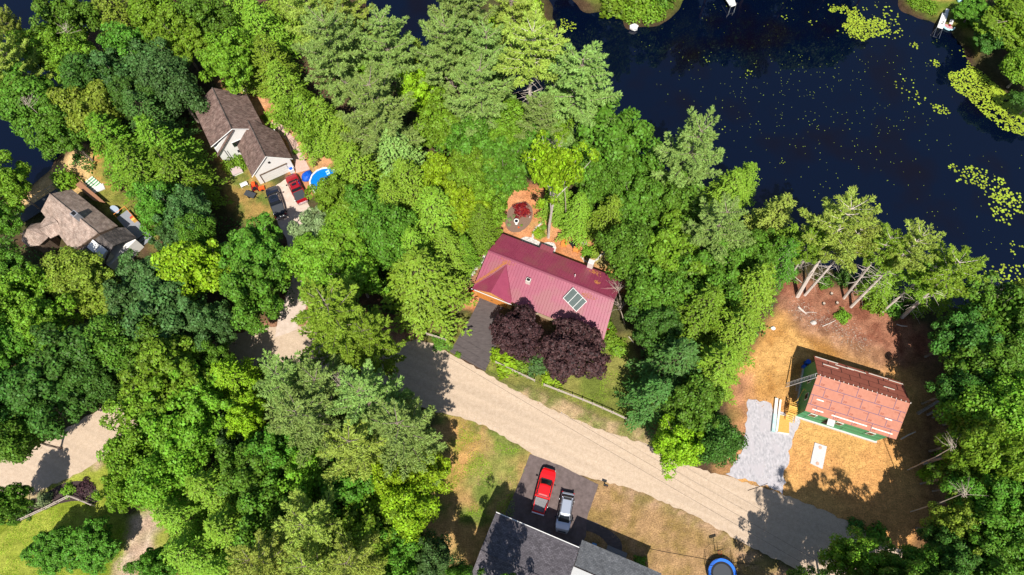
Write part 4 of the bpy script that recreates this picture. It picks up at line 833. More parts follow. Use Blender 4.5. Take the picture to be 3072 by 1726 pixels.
# red house
e = 2.8; Oc = P(1420.2, 860.4, e)
h1 = thing('red_roofed_house', 'long house with wine-red standing-seam metal roof in the middle of the photo', 'house', Oc, R(-23.1))
ywl = MB().prism([(.4,.5),(19,.5),(19,8.9),(.4,8.9)], 0, e-.05); ywl.add([(.4,.5,e-.05),(.4,8.9,e-.05),(.4,5.1,4.55)], [(0,1,2)]); ywl.add([(19,.5,e-.05),(19,8.9,e-.05),(19,5.1,4.55)], [(0,2,1)])
ywl.build('wall', mat('tan_clapboard', (.50,.36,.22), (.58,.43,.28), 3), h1)
ry, rz_ = 5.15, 4.75; mzf = lambda y: e+(rz_-e)*y/ry; LR = 19.0
rf = slope('roof', M['redmetal'], h1, [(0,0,e),(LR+.6,0,e),(LR,ry,rz_),(.12,ry,rz_)], .12, .42, 'front slope of the wine-red metal roof')
slope('roof', M['redmetal'], h1, [(LR+.1,9.3,e-.1),(.45,9.3,e-.1),(.12,ry,rz_),(LR,ry,rz_)], .12, .42, 'rear slope of the wine-red metal roof')
MB().slab([(.1,ry-.18,rz_+.03),(LR,ry-.18,rz_+.03),(LR,ry,rz_+.09),(.1,ry,rz_+.09)], .03).slab([(.1,ry,rz_+.09),(LR,ry,rz_+.09),(LR,ry+.18,rz_+.03),(.1,ry+.18,rz_+.03)], .03).build('ridge_cap', M['redridge'], h1)
gzp = 4.35; gy = (gzp-e)/(rz_-e)*ry
slope('roof', M['redmetal'], h1, [(-.1,-.35,e+.02),(2.9,-.42,gzp+.02),(3.25,gy+.25,gzp+.06),(.15,.35,e+.16)], .10, None, 'garage gable slope, left half of the red roof')
slope('roof', M['redmetal'], h1, [(2.9,-.42,gzp+.02),(5.9,-.35,e+.02),(5.75,.35,e+.16),(3.25,gy+.25,gzp+.06)], .10, None, 'garage gable slope, right half of the red roof')
MB().tube([(3.2,gy+.2,gzp+.1),(1.7,gy*.5,e+.95),(0,.2,e+.2)], .06, 5).tube([(3.2,gy+.2,gzp+.1),(5.75,.2,e+.2)], .05, 5).build('valley_flashing', M['redridge'], h1)
lit = MB(); rr = random.Random(3)
for i in range(420):
    s = rr.random(); x = 3.1*(1-s)+rr.gauss(0, .10); y = gy*(1-s)+.35+abs(rr.gauss(0, .12)); z = mzf(max(y, 0))+.05; a = rr.uniform(0, 6); l_ = .10
    if y > .1: lit.add([(x-l_*math.cos(a), y-l_*math.sin(a), z), (x+.04, y-.03, z+.01), (x+l_*math.cos(a), y+l_*math.sin(a), z+.02), (x-.04, y+.03, z+.01)], [(0,1,2,3)])
for i in range(260):
    x, y = rr.choice([(15.4+rr.gauss(0,.5), 4.35+rr.gauss(0,.22)), (3.2+rr.gauss(0,.6), gy+.5+rr.gauss(0,.2)), (14.9+rr.gauss(0,.5), 8.6+rr.gauss(0,.2)), (15.8+rr.gauss(0,.2), 7.0+rr.gauss(0,.15))]); z = (mzf(y) if y < ry else rz_-(rz_-e+.1)*(y-ry)/4.15)+.05; a = rr.uniform(0, 6)
    lit.add([(x-.12*math.cos(a), y-.12*math.sin(a), z), (x+.04, y-.03, z+.01), (x+.12*math.cos(a), y+.12*math.sin(a), z), (x-.04, y+.03, z+.01)], [(0,1,2,3)])
lit.build('fallen_needles', M['litter'], h1)
slope('roof', M['redmetal'], h1, [(8.3,10.1,e-.2),(6.3,10.1,e-.2),(6.3,9.2,e-.02),(8.3,9.2,e-.02)], .12, .42, 'small bump-out roof on the rear eave of the red house')
fw = MB().box(.1,5.8,-.2,.5,0,e-.05); fw.add([(.1,-.2,e-.05),(5.8,-.2,e-.05),(2.9,-.2,gzp-.2),(.1,-.19,e-.05),(5.8,-.19,e-.05),(2.9,-.19,gzp-.2)], [(0,1,2),(5,4,3),(0,3,4,1)])
fw.build('gable_wall', mat('orange_tan_boards', (.66,.30,.09), (.74,.38,.13), 4), h1)
MB().box(-.15,6.0,-.43,-.36,e-.16,e+.04).build('fascia', M['white'], h1)
gd = MB().box(.6,5.2,-.26,-.2,.05,2.3).build('garage_door', M['orangewood'], h1); MB().box(2.7,3.1,-.29,-.262,.9,1.0).build('handle', M['black'], gd)
window(h1, 9, .5, 1, 1.4, 1.1); window(h1, 13, .5, 1, 1.4, 1.1)
ch = MB().box(6.7,7.35,2.9,3.45,3.3,4.95).build('chimney', M['brick'], h1, label='short brick chimney on the front slope'); MB().box(6.8,7.25,3.0,3.35,4.951,5.03).build('flue', M['black'], ch)
ch = MB().box(13.65,14.45,9.05,9.75,0,4.4).build('chimney', M['brick'], h1, label='white chimney against the rear eave'); MB().box(13.8,14.3,9.2,9.6,4.401,4.5).build('flue', M['concrete'], ch)
MB().tube([(12.7,6.5,4),(12.7,6.5,4.75)], .07, 8).build('vent_pipe', M['white'], h1)
def onroof(x, y, dz): return (x, y, mzf(y)+dz)
sp_ = [(12.4,2.75),(13.15,4.45),(15.55,3.45),(14.75,1.75)]
S_ = [onroof(x, y, .55) for x, y in sp_]; pn = MB().slab(S_, .08).build('solar_panel', M['panel'], h1)
def lerp3(a, b, t): return tuple(a[i]+(b[i]-a[i])*t for i in range(3))
fr = MB(); up2 = lambda p: (p[0], p[1], p[2]+.03)
for a, b in ((0,1),(1,2),(2,3),(3,0)): fr.tube([up2(S_[a]), up2(S_[b])], .05, 4)
for t_ in (.36, .72): fr.tube([up2(lerp3(S_[1], S_[2], t_)), up2(lerp3(S_[0], S_[3], t_))], .045, 4)
for p in S_: fr.tube([p, (p[0], p[1], p[2]-.5)], .03, 4)
fr.build('frame', M['white'], pn)
# little red porch roof at the front right corner
slope('porch_roof', M['redmetal'], h1, [(17.5,-1.6,2.2),(19.6,-1.6,2.2),(19.6,0,2.7),(17.5,0,2.7)], .1, .42); MB().box(17.6,17.7,-1.5,-1.4,0,2.15).build('porch_post', M['white'], h1); MB().box(19.4,19.5,-1.5,-1.4,0,2.15).build('porch_post', M['white'], h1)

# brown-roofed house with the garage
Ob = P(*z1(390, 1075), 5.0); h2 = thing('brown_roofed_house', 'off-white house with brown shingled gables and a double garage facing two pickups', 'house', Ob, R(29))
MB().prism([(.25,.15),(7.75,.15),(7.75,7.0),(4,8.0),(.25,7.9)], 0, 3.95).build('wall', M['siding'], h2)
MB().add([(.25,.15,3.95),(7.75,.15,3.95),(4,.15,6.75),(.25,.3,3.95),(7.75,.3,3.95),(4,.3,6.75)], [(0,1,2),(5,4,3),(1,4,5,2),(0,2,5,3)]).build('gable_wall', M['siding'], h2)
slope('roof', M['shbrown'], h2, [(0,0,5),(4.05,-.15,7),(4.05,8.35,7),(0,8.0,5)], .16, None, 'left slope of the main brown roof'); slope('roof', M['shbrown'], h2, [(4.05,-.15,7),(8.2,-.15,4.1),(8.1,7.2,4.1),(4.05,8.35,7)], .16, None, 'right slope of the main brown roof')
MB().tube([(4.05,-.15,7.03),(4.05,8.35,7.03)], .09, 5).build('ridge_cap', M['shdark'], h2); MB().tube([(0,0,4.93),(4.05,-.2,6.93)], .07, 4).tube([(4.05,-.2,6.93),(8.2,-.2,4.03)], .07, 4).build('rake_trim', M['white'], h2)
MB().slab([(.0,-.25,2.75),(4.05,-.25,6.75),(4.05,.12,6.75),(0,.12,2.75)], .12).build('gable_overhang', M['shbrown'], h2, label='narrow brown rake running steeply down the front gable wall')
MB().box(2.3,2.37,7.4-4.2,4.0,6.0,6.12).build('roof_vent', M['white'], h2)
window(h2, 3.5, .15, 2.6, 1.5, 1.2); MB().box(2.9,4.3,-.25,.1,1.55,1.75).build('wall_lamp_shelf', M['black'], h2)
MB().tube([(1.3,.08,.1),(1.3,.08,3.0)], .04, 5).tube([(1.6,.08,.1),(1.6,.08,2.6)], .03, 5).build('downpipe', M['black'], h2)
MB().prism([(3.75,-6.1),(9.45,-6.1),(9.45,.1),(3.75,.1)], 0, 2.85).add([(3.75,-6.1,2.85),(9.45,-6.1,2.85),(6.6,-6.1,5.8)], [(0,1,2)]).build('garage_wall', M['siding'], h2)
slope('garage_roof', M['shbrown'], h2, [(3.3,-6.25,2.8),(6.6,-6.3,6.0),(6.6,.3,6.0),(3.3,0,2.8)], .15, None, 'left slope of the garage roof'); slope('garage_roof', M['shbrown'], h2, [(6.6,-6.3,6.0),(9.85,-6.25,2.85),(9.8,-.9,2.85),(7.3,1.2,5.35),(6.6,.9,6.0)], .15, None, 'right slope of the garage roof')
MB().tube([(6.6,-6.3,6.03),(6.6,.9,6.03)], .08, 5).build('ridge_cap', M['shdark'], h2); MB().tube([(3.3,-6.3,2.75),(6.6,-6.36,5.93),(9.85,-6.3,2.8)], .07, 4).build('rake_trim', M['white'], h2)
gd = MB().box(4.5,8.6,-6.2,-6.11,.05,2.15).build('garage_door', M['white'], h2); g_ = MB()
for z in (.6, 1.1, 1.6): g_.box(4.55,8.55,-6.212,-6.201,z,z+.015)
g_.build('panel_groove', M['fence'], gd); MB().box(4.35,8.75,-6.26,-6.11,2.16,2.3).box(4.35,4.48,-6.26,-6.11,0,2.16).build('door_trim', M['bark'], h2)
MB().box(6.4,6.7,-6.25,-6.11,4.0,4.3).build('gable_lamp', M['black'], h2)

# tan-roofed house at left
el_ = 3.5; Ol = P(*zl(455, 675), el_+2.5); h3 = thing('tan_roofed_house', 'tan shingled house with gazebo-like corner and skylight dormers by the beach', 'house', Ol, R(-37))
MB().prism([(-.6,-2.3),(9.6,-2.9),(9.6,2.1),(-.3,2.2)], 0, 3.2).prism([(9.61,-2.7),(12.8,-2.6),(12.7,2.6),(9.61,2.6)], 0, 2.4).build('wall', M['siding'], h3)
slope('roof', M['shtan'], h3, [(-1.05,-2.65,3.6),(7.5,-4.2,3.3),(10.4,0,6),(0,0,6)], .15, None, 'left slope of the tan roof'); slope('roof', M['shtan'], h3, [(10.4,0,6),(9.7,2.5,3.55),(-.4,2.45,3.55),(0,0,6)], .15, None, 'right slope of the tan roof')
MB().tube([(0,0,6.03),(10.4,0,6.03)], .08, 5).build('ridge_cap', M['shtan'], h3)
slope('lower_roof', M['shdark'], h3, [(7.6,-4.2,3.0),(13.0,-3.9,3.0),(13.0,0,5.2),(10.3,0,5.2),(9.6,-1.2,4.6)], .15, None, 'front slope of the dark lower roof'); slope('lower_roof', M['shdark'], h3, [(13.0,0,5.2),(12.9,2.9,3.0),(10.4,3.0,3.0),(9.75,2.3,3.3),(10.3,0,5.2)], .15, None, 'rear slope of the dark lower roof')
MB().add([(10.3,0,5.9),(9.75,2.4,3.45),(7.6,-4.1,3.2),(10.3,0,5.0)], [(0,1,3),(0,3,2)]).build('gable_trim', M['bark'], h3)
ch = MB().box(5.8,6.7,-.4,.4,5.2,7.1).build('chimney', M['grey'], h3); MB().box(5.95,6.55,-.25,.25,7.101,7.2).build('flue', M['black'], ch)
for (cx_, cy_) in ((10.6,-1.7),(12.1,-1.6)):
    d_ = MB().box(cx_-.6,cx_+.6,cy_-.6,cy_+.6,2.9,4.7).slab([(cx_-.7,cy_-.7,4.8),(cx_+.7,cy_-.7,4.8),(cx_+.7,cy_+.6,5.1),(cx_-.7,cy_+.6,5.1)], .06).build('dormer', M['white'], h3)
    MB().box(cx_-.42,cx_-.05,cy_-.64,cy_-.601,3.5,4.5).box(cx_+.05,cx_+.42,cy_-.64,cy_-.601,3.5,4.5).build('pane', M['glass'], d_)
gz_ = [(math.cos(R(22.5+45*k)), math.sin(R(22.5+45*k))) for k in range(8)]; cxg, cyg = 1.1, -5.6
gzr = MB(); 
gzr.add([(cxg,cyg,5.0)]+[(cxg+2.0*c, cyg+2.0*s, 3.3) for c, s in gz_], [(0, k+1, (k+1) % 8+1) for k in range(8)]).prism([(cxg+2.0*c, cyg+2.0*s) for c, s in gz_], 3.2, 3.29).build('turret_roof', M['shtan'], h3)
MB().prism([(cxg+1.6*c, cyg+1.6*s) for c, s in gz_], 0, 3.19).build('turret_wall', M['bark'], h3)
slope('link_roof', M['shtan'], h3, [(.6,-4.6,3.5),(1.9,-4.6,4.4),(3.0,-2.3,4.5),(.4,-2.2,3.9)], .12); slope('link_roof', M['shtan'], h3, [(1.9,-4.6,4.4),(3.4,-4.7,3.4),(4.2,-3.0,3.5),(3.0,-2.3,4.5)], .12)
# decks of that house
dk = thing('wooden_deck', 'narrow brown board deck along the upper right eave of the tan roof', 'deck', P(*zl(960, 680), 1.2), R(-38)); 
MB().box(-3.1,1.2,-.35,.5,1.1,1.2).add([(1.2,-.35,1.1),(2.9,.45,1.1),(1.2,.5,1.1),(1.2,-.35,1.2),(2.9,.45,1.2),(1.2,.5,1.2)], [(2,1,0),(3,4,5),(0,1,4,3),(1,2,5,4)]).build('deck_boards', M['deckwood'], dk)
for q_ in (-3.1, 0, 2.1): MB().tube([(q_,.5,0),(q_,.5,1.15)], .06, 5).build('post', M['bark'], dk)
MB().tube([(-3.3,.6,1.9),(-1.0,.6,1.9)], .04, 4).tube([(-3.3,.6,1.2),(-3.3,.6,1.9)], .04, 4).build('rail', M['deckwood'], dk)
dk = thing('grey_deck', 'grey deck with orange railings at the right of the tan-roofed house', 'deck', P(*zl(1470, 1050), .8), R(-45))
MB().box(-2.6,2.6,-1.0,1.0,.5,.62).build('deck_boards', M['grey'], dk); rl = MB()
for x in (-2.5,-1.6,-.7,.2): rl.tube([(x,1.0,.6),(x,1.0,1.6)], .045, 4)
rl.tube([(-2.6,1.0,1.6),(.4,1.0,1.6)], .05, 4).tube([(-2.6,-.9,1.6),(-2.6,1.0,1.6)], .05, 4).tube([(-2.6,-.9,.6),(-2.6,-.9,1.6)], .05, 4); rl.build('rail', M['orangewood'], dk)
MB().box(2.6,3.2,-1,1,.25,.35).box(3.2,3.8,-1,1,.08,.15).build('step', M['grey'], dk)
dk = thing('wire_railing', 'dark deck with wire railing at the lake side of the tan-roofed house', 'deck', P(*zl(300, 800), .8), R(42))
MB().box(-3.2,3.8,-1.4,.6,.6,.7).build('deck_boards', M['cover'], dk); rl = MB().tube([(-3.4,.7,1.7),(4,.7,1.7)], .035, 4).tube([(-3.4,.7,1.2),(4,.7,1.2)], .02, 4).tube([(-3.4,.7,1.7),(-3.4,-2.8,1.7)], .035, 4)
for x in (-3.4,-1.5,.4,2.3,4): rl.tube([(x,.7,0),(x,.7,1.7)], .03, 4)
rl.build('rail', M['grey'], dk)

# sheathed house under construction
ec = 4.5; Oc2 = P(*zc(1035, 930), ec); h4 = thing('unfinished_house', 'unfinished house wrapped in green sheathing with reddish roof panels on the sandy lot', 'house', Oc2, R(-18.5))
ry2 = 4.4; rz2 = 6.7; LC = 11.55
wl = MB().prism([(.35,.3),(LC-.6,.3),(LC-.6,7.3),(.35,7.3)], .35, ec-.1); wl.add([(.35,.45,ec-.1),(.35,7.3,ec-.1),(.35,ry2-.1,rz2-.3)], [(0,2,1)]).add([(LC-.6,.45,ec-.1),(LC-.6,7.3,ec-.1),(LC-.6,ry2-.1,rz2-.3)], [(0,1,2)]); wl.build('wall', M['greenwrap'], h4)
sm_ = MB()
for i in range(4): sm_.box(1.2+i*2.44,1.25+i*2.44,.285,.297,.4+(i % 2)*1.22,1.6+(i % 2)*1.22)
sm_.box(.35,LC-.6,.286,.298,1.58,1.62).box(.35,LC-.6,.286,.298,2.8,2.84); sm_.build('seam', M['gap'], h4)
MB().prism([(.2,.12),(LC-.4,.12),(LC-.4,7.5),(.15,7.5)], 0, .35).build('foundation', M['concrete'], h4)
zf4 = lambda y: ec+(rz2-ec)*y/ry2; zb4 = lambda y: rz2-(rz2-ec)*(y-ry2-.12)/3.3
slope('roof', M['roofpanel'], h4, [(0,0,ec),(LC,0,ec),(LC+.1,ry2,rz2),(0,ry2,rz2)], .1, None, 'sunny front slope of salmon roof sheets'); slope('roof', M['roofpanel_shaded'], h4, [(LC-.1,7.75,ec),(-.1,7.75,ec),(0,ry2+.14,rz2),(LC+.1,ry2+.14,rz2)], .1, None, 'rear slope of darker roof sheets')
tp = MB(); cl = MB(); ink = bpy.data.objects; rows = 4; rh = ry2/3.7
def roof_q(mb, x0, x1, y0, y1, dz, zf=zf4): mb.add([(x0,y0,zf(y0)+dz),(x1,y0,zf(y0)+dz),(x1,y1,zf(y1)+dz),(x0,y1,zf(y1)+dz)], [(0,1,2,3)])
ys = [0, .92, 2.05, 3.2, 4.4]
lets = []
for i in range(4):
    if i: roof_q(tp, 0, LC, ys[i]-.035, ys[i]+.035, .006)
    off = [1.22, .35, 1.5, .6][i]
    for k in range(-1, 5):
        x = off+k*2.35
        if 0 < x < LC: roof_q(tp, x-.035, x+.035, ys[i], ys[i+1], .009)
        lets.append((x+.15, ys[i]+.15, 'ZIP')); lets.append((x+1.7, ys[i+1]-.33, 'SYSTEM'))
tp.build('seam_tape', M['tape'], h4)
tb = MB(); yb = [ry2+.14, 5.2, 6.1, 6.95, 7.75]
for i in range(4):
    if i: roof_q(tb, 0, LC, yb[i]-.02, yb[i]+.02, .008, zb4)
    for k in range(-1, 5):
        x = [.6, 1.9, .9, 1.7][i]+k*2.4
        if 0 < x < LC: roof_q(tb, x-.035, x+.035, yb[i], yb[i+1], .011, zb4)
tb.build('seam', M['gap'], h4)
MB().slab([(0,ry2+.01,rz2-.12),(LC,ry2+.01,rz2-.12),(LC,ry2+.13,rz2-.12),(0,ry2+.13,rz2-.12)], .02).build('ridge_slot', M['gap'], h4)
rt = MB()
for k in range(20): rt.box(.3+k*.6,.36+k*.6,ry2-.02,ry2+.16,rz2-.1,rz2+.02)
rt.build('rafter_end', M['lumber'], h4)
for (x0, x1, y, s) in ((.85,1.75,1.25+.4,1),(.75,2.15,.42,1),(3.2,7.7,.42,1),(8.3,10.9,.42,1),(9.4,10.3,1.9,1),(0,3.0,7.55,-1),(2.6,5.0,7.2,-1),(4.2,6.6,7.3,-1),(.9,2.9,6.6,-1),(7.0,9.5,7.5,-1),(9.6,11.4,7.4,-1),(8.6,10,5.9,-1)):
    zf = zf4 if s > 0 else zb4; c = MB(); c.slab([(x0,y-.055,zf(y-.055)+.10),(x1,y-.055,zf(y-.055)+.10),(x1,y+.055,zf(y+.055)+.10),(x0,y+.055,zf(y+.055)+.10)], .09).build('roof_cleat', M['lumber'], h4)
me_t = []
def text_mesh(s, size):
    cu = bpy.data.curves.new('lettering', 'FONT'); cu.body = s; cu.size = size; cu.resolution_u = 1; ob = bpy.data.objects.new('lettering', cu); C.objects.link(ob)
    dg = bpy.context.evaluated_depsgraph_get(); m_ = bpy.data.meshes.new_from_object(ob.evaluated_get(dg)); v = [tuple(a.co) for a in m_.vertices]; f = [tuple(p.vertices) for p in m_.polygons]
    bpy.data.objects.remove(ob); bpy.data.meshes.remove(m_); return v, f
TX = {s: text_mesh(s, z) for s, z in (('ZIP', .36), ('SYSTEM', .2))}; mk = MB(); sl_ = (rz2-ec)/ry2
for x, y, s in lets:
    if .05 < x < LC-1.0: v, f = TX[s]; MB().add([(x+a[0], y+a[1]*.9, zf4(y+a[1]*.9)+.012) for a in v], f).build('sheet_lettering', M['ink'], h4)
for x in (1.6, 5.0, 9.1):
    w_ = MB().box(x-.45,x+.45,.21,.28,2.3,3.4).build('window', M['white'], h4); MB().box(x-.36,x+.36,.19,.209,2.4,3.3).build('pane', M['glass'], w_)
slope('door_hood', M['concrete'], h4, [(3.4,-.5,3.2),(4.3,-.5,3.2),(4.3,.4,3.5),(3.4,.4,3.5)], .08)
MB().box(3.5,4.2,.23,.28,.9,2.9).build('door', M['gap'], h4)
window(h4, .35, 4.8, 2.6, .9, 1.1, 'y'); window(h4, .35, 2.4, 2.6, .9, 1.1, 'y')
dkk = thing('wooden_porch_frame', 'unfinished porch of bare joists and yellow stairs at the left gable of the sheathed house', 'porch', (Oc2[0], Oc2[1], 0), R(-18.5))
jo = MB()
for k in range(7): jo.box(-.95,.2,.15+k*.25,.19+k*.25,1.1,1.3)
jo.box(-1.0,-.95,.1,2.0,1.1,1.3).box(-.1,.1,.1,.15,1.1,1.3); jo.build('joist', M['yellowwood'], dkk)
st = MB()
for k in range(9): st.box(-.95+.0,.0+.15,-.75+k*.22,-.60+k*.22,.2+k*.12,.24+k*.12)
st.box(-1.0,-.95,-.8,1.3,.6,.75).box(.15,.2,-.8,1.3,.6,.75).build('stair', M['yellowwood'], dkk)
MB().tube([(-.5,1.7,1.2),(-.5,1.7,2.6)], .06, 4).tube([(-.5,1.7,2.5),(-.1,3.4,3.0),(.2,3.2,3.0)], .05, 4).tube([(-.5,1.7,2.5),(-.9,1.3,1.3)], .04, 4).build('rail', M['yellowwood'], dkk)
for (x, y) in ((-.92,.2),(-.92,1.9)): MB().box(x-.05,x+.05,y-.05,y+.05,0,1.1).build('post', M['yellowwood'], dkk)
fx, fy = P(*zc(770, 580)); la = thing('ladder', 'aluminium ladder leaning from the sand up to the left gable ridge', 'ladder', (fx, fy, 0), 0)
a_ = Vector((0, 0, .05)); r_h = h4.matrix_basis if False else None
ca, sa = math.cos(R(-18.5)), math.sin(R(-18.5)); tx, ty = Oc2[0]+.0*ca-4.3*sa, Oc2[1]+.0*sa+4.3*ca
b_ = Vector((tx-fx-.1, ty-fy, 6.75)); d_ = (b_-a_).normalized(); s_ = d_.cross(Vector((0, 0, 1))).normalized()*.28
MB().tube([a_-s_, b_-s_], .05, 4).build('side_rail', M['concrete'], la); MB().tube([a_+s_, b_+s_], .05, 4).build('side_rail', M['concrete'], la); rg = MB(); nL = int((b_-a_).length/.32)
for k in range(1, nL): p = a_.lerp(b_, k/nL); rg.tube([p-s_, p+s_], .04, 4)
rg.build('rung', M['concrete'], la)

# grey house at the bottom
eb = 6.0; Og = P(*t9(1165, 975), eb); h5 = thing('grey_roofed_house', 'house with charcoal shingles on the bottom edge behind two parked cars', 'house', Og, R(-22))
MB().prism([(.3,-.35),(10.3,-.35),(10.3,-9),(.3,-9)], 0, eb-.2).build('wall', M['siding'], h5)
slope('roof', M['shgrey'], h5, [(10.6,0,eb),(0,0,eb),(.0,-4.6,eb+1.7),(10.6,-4.6,eb+1.7)], .16, None, 'charcoal slope facing the parked cars'); slope('roof', M['shgrey'], h5, [(0,-9.3,eb),(10.6,-9.3,eb),(10.6,-4.6,eb+1.7),(0,-4.6,eb+1.7)], .16, None, 'charcoal slope away from the cars')
MB().tube([(0,-4.6,eb+1.73),(10.6,-4.6,eb+1.73)], .09, 5).build('ridge_cap', M['shgrey'], h5)
MB().add([(.3,-.35,eb-.2),(.3,-9,eb-.2),(.3,-4.6,eb+1.5),(10.3,-.35,eb-.2),(10.3,-9,eb-.2),(10.3,-4.6,eb+1.5)], [(0,1,2),(5,4,3)]).build('gable_wall', M['siding'], h5)
MB().box(0,10.6,.0,.1,eb-.2,eb-.02).build('gutter', M['white'], h5)
MB().prism([(10.9,.6),(20.2,.6),(20.2,-7),(10.9,-7)], 0, 4.8).build('wing_wall', M['siding'], h5)
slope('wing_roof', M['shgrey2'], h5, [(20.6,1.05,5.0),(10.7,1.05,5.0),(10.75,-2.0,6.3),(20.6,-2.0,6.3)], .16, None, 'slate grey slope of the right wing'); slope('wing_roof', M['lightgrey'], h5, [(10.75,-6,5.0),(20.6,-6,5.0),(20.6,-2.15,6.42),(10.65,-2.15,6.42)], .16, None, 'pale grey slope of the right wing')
MB().tube([(10.7,-2.1,6.36),(20.6,-2.1,6.36)], .06, 5).build('ridge_vent', M['gap'], h5)
for x in (1.5, 6): gd = MB().box(x,x+2.6,-.33,-.28,.1,2.4).build('garage_door', M['white'], h5)
window(h5, 3, -.33, 3.4, 1.2, 1.2, out=1); window(h5, 7, -.33, 3.4, 1.2, 1.2, out=1)

# ------------------------------------------------------------------ vehicles
def plan(x, L, W, k=.5): # half width along length, rounded ends
    t = min(1, (L/2-abs(x))/(.16*L)); return W/2*(1-k*.55*(1-t)**2)
def vehicle(name, label, px, ang, paint, L=5.7, W=2.0, kind='pickup', bed='open', group='parked vehicles', cab=(-.55, 1.25), roofm=None):
    X, Y = P(*px, .9); v = thing(name, label, 'pickup truck' if kind == 'pickup' else 'car', (X, Y, 0), R(ang), group)
    hood = 1.12 if kind == 'pickup' else 1.0; deck = 1.18 if kind == 'pickup' else 1.0; bx1 = cab[0]-.12; bx0 = -L/2+.18; rings = []
    xs = [-L/2, -L/2+.1, bx0, bx0+.001, bx1, bx1+.001, cab[1]+.2, L/2-.9, L/2-.35, L/2-.08, L/2]
    for i, x in enumerate(xs):
        w_ = plan(x, L, W); top = {0: .85, 1: 1.0}.get(i, deck if x < cab[1] else hood); 
        if i >= 7: top = [hood, hood-.06, hood-.22, hood-.42][i-7]
        inb = kind == 'pickup' and bed == 'open' and 3 <= i <= 4; wi = w_-.17; fl = .72 if inb else top
        if i in (0, 10): w_ -= .12; wi = w_-.15
        rings.append([(x, -w_*.97, .32), (x, -w_, .7), (x, -w_*.97, top-.04), (x, -w_*.93, top), (x, -wi, top), (x, -wi+.01, fl), (x, wi-.01, fl), (x, wi, top), (x, w_*.93, top), (x, w_*.97, top-.04), (x, w_, .7), (x, w_*.97, .32)])
    b = MB().loft(rings).build('body', paint, v, smooth=False); bv = b.modifiers.new('soft_edges', 'BEVEL'); bv.width = .05; bv.segments = 2; bv.limit_method = 'ANGLE'; bv.angle_limit = R(25)
    c0, c1 = cab; hR = 1.86 if kind == 'pickup' else 1.68; wb = W/2*.90; wt = W/2*.70; rk = .12 if kind == 'pickup' else .45; fk = .75
    def ring(x0, x1, w_, z, r_=.12): return [(x0+r_, -w_, z), (x1-r_, -w_, z), (x1, -w_+r_*1.6, z), (x1+.06, 0, z), (x1, w_-r_*1.6, z), (x1-r_, w_, z), (x0+r_, w_, z), (x0, w_-r_, z), (x0, -w_+r_, z)]
    MB().loft([ring(c0, c1, wb, deck-.03), ring(c0+rk, c1-fk, wt, hR-.05)]).build('windows', M['glass'], v)
    rf_ = MB().loft([ring(c0+rk*.85, c1-fk*.88, wt+.025, hR-.10), ring(c0+rk+.02, c1-fk-.02, wt, hR-.01), ring(c0+rk+.15, c1-fk-.15, wt-.12, hR+.02)]).build('roof', roofm or paint, v)
    pl_ = MB()
    for s in (-1, 1):
        pl_.tube([(c1-.05, s*(wb-.12), deck), (c1-fk, s*(wt-.05), hR-.06)], .045, 4).tube([(c0+.1, s*(wb-.02), deck), (c0+rk+.05, s*(wt+.0), hR-.06)], .05, 4).tube([((c0+c1-fk)/2, s*(wb+.0), deck), ((c0+c1-fk)/2, s*(wt+.015), hR-.07)], .04, 4)
    pl_.build('pillars', paint, v)
    for x in (-L*.31, L*.33):
        for s in (-1, 1):
            wn = MB(); n = 16; yy = s*(W/2-.16)
            wn.loft([[(x+.38*math.cos(2*math.pi*k/n), yy-.11, .38+.38*math.sin(2*math.pi*k/n)) for k in range(n)], [(x+.38*math.cos(2*math.pi*k/n), yy+.13, .38+.38*math.sin(2*math.pi*k/n)) for k in range(n)]])
            wo = wn.build('wheel', M['rubber'], v); MB().loft([[(x+.22*math.cos(2*math.pi*k/n), yy+s*.14-.02, .38+.22*math.sin(2*math.pi*k/n)) for k in range(n)], [(x+.22*math.cos(2*math.pi*k/n), yy+s*.14+.02, .38+.22*math.sin(2*math.pi*k/n)) for k in range(n)]]).build('rim', M['chrome'], wo)
    for s in (-1, 1):
        MB().cbox((c1-.35, s*(W/2+.14), deck+.05), (.14, .26, .2)).build('mirror', M['black'], v)
        MB().cbox((L/2-.2, s*(W/2-.35), hood-.36), (.2, .34, .16), rz=-s*.35).build('headlight', M['cyan'], v)
        MB().cbox((-L/2+.05, s*(W/2-.22), .85), (.12, .18, .3)).build('taillight', M['darkred'], v)
    MB().cbox((L/2-.02, 0, .5), (.22, W*.74, .26)).build('bumper', M['black'] if paint != M['silver'] else M['grey'], v); MB().cbox((-L/2-.02, 0, .52), (.2, W*.8, .2)).build('bumper', M['chrome'] if kind == 'pickup' else M['black'], v)
    MB().cbox((L/2-.03, 0, .78), (.1, W*.5, .22)).build('grille', M['black'], v)
    MB().box(c1-.1, c1+.1, -wb*.8, wb*.8, deck+.0, deck+.03).build('wiper_cowl', M['black'], v)
    if kind == 'pickup':
        if bed == 'open':
            ln = MB().box(bx0+.02, bx1-.02, -W/2+.22, W/2-.22, .725, .75)
            for k in range(9): yk = -W/2+.3+k*(W-.6)/8; ln.box(bx0+.05, bx1-.05, yk-.02, yk+.02, .75, .775)
            ln.build('bed_liner', M['bedgrey'], v); MB().box(bx0, bx1, -W/2+.07, -W/2+.19, deck+.003, deck+.03).box(bx0, bx1, W/2-.19, W/2-.07, deck+.003, deck+.03).build('bed_rail_cap', M['black'], v)
            MB().box(bx1-.45, bx1-.05, -W/2+.22, W/2-.22, .76, 1.0).build('tool_box', M['bedgrey'], v)
        else: MB().box(bx0+.12, bx1-.02, -W/2+.16, W/2-.16, deck+.004, deck+.05).build('bed_cover', M['cover'], v)
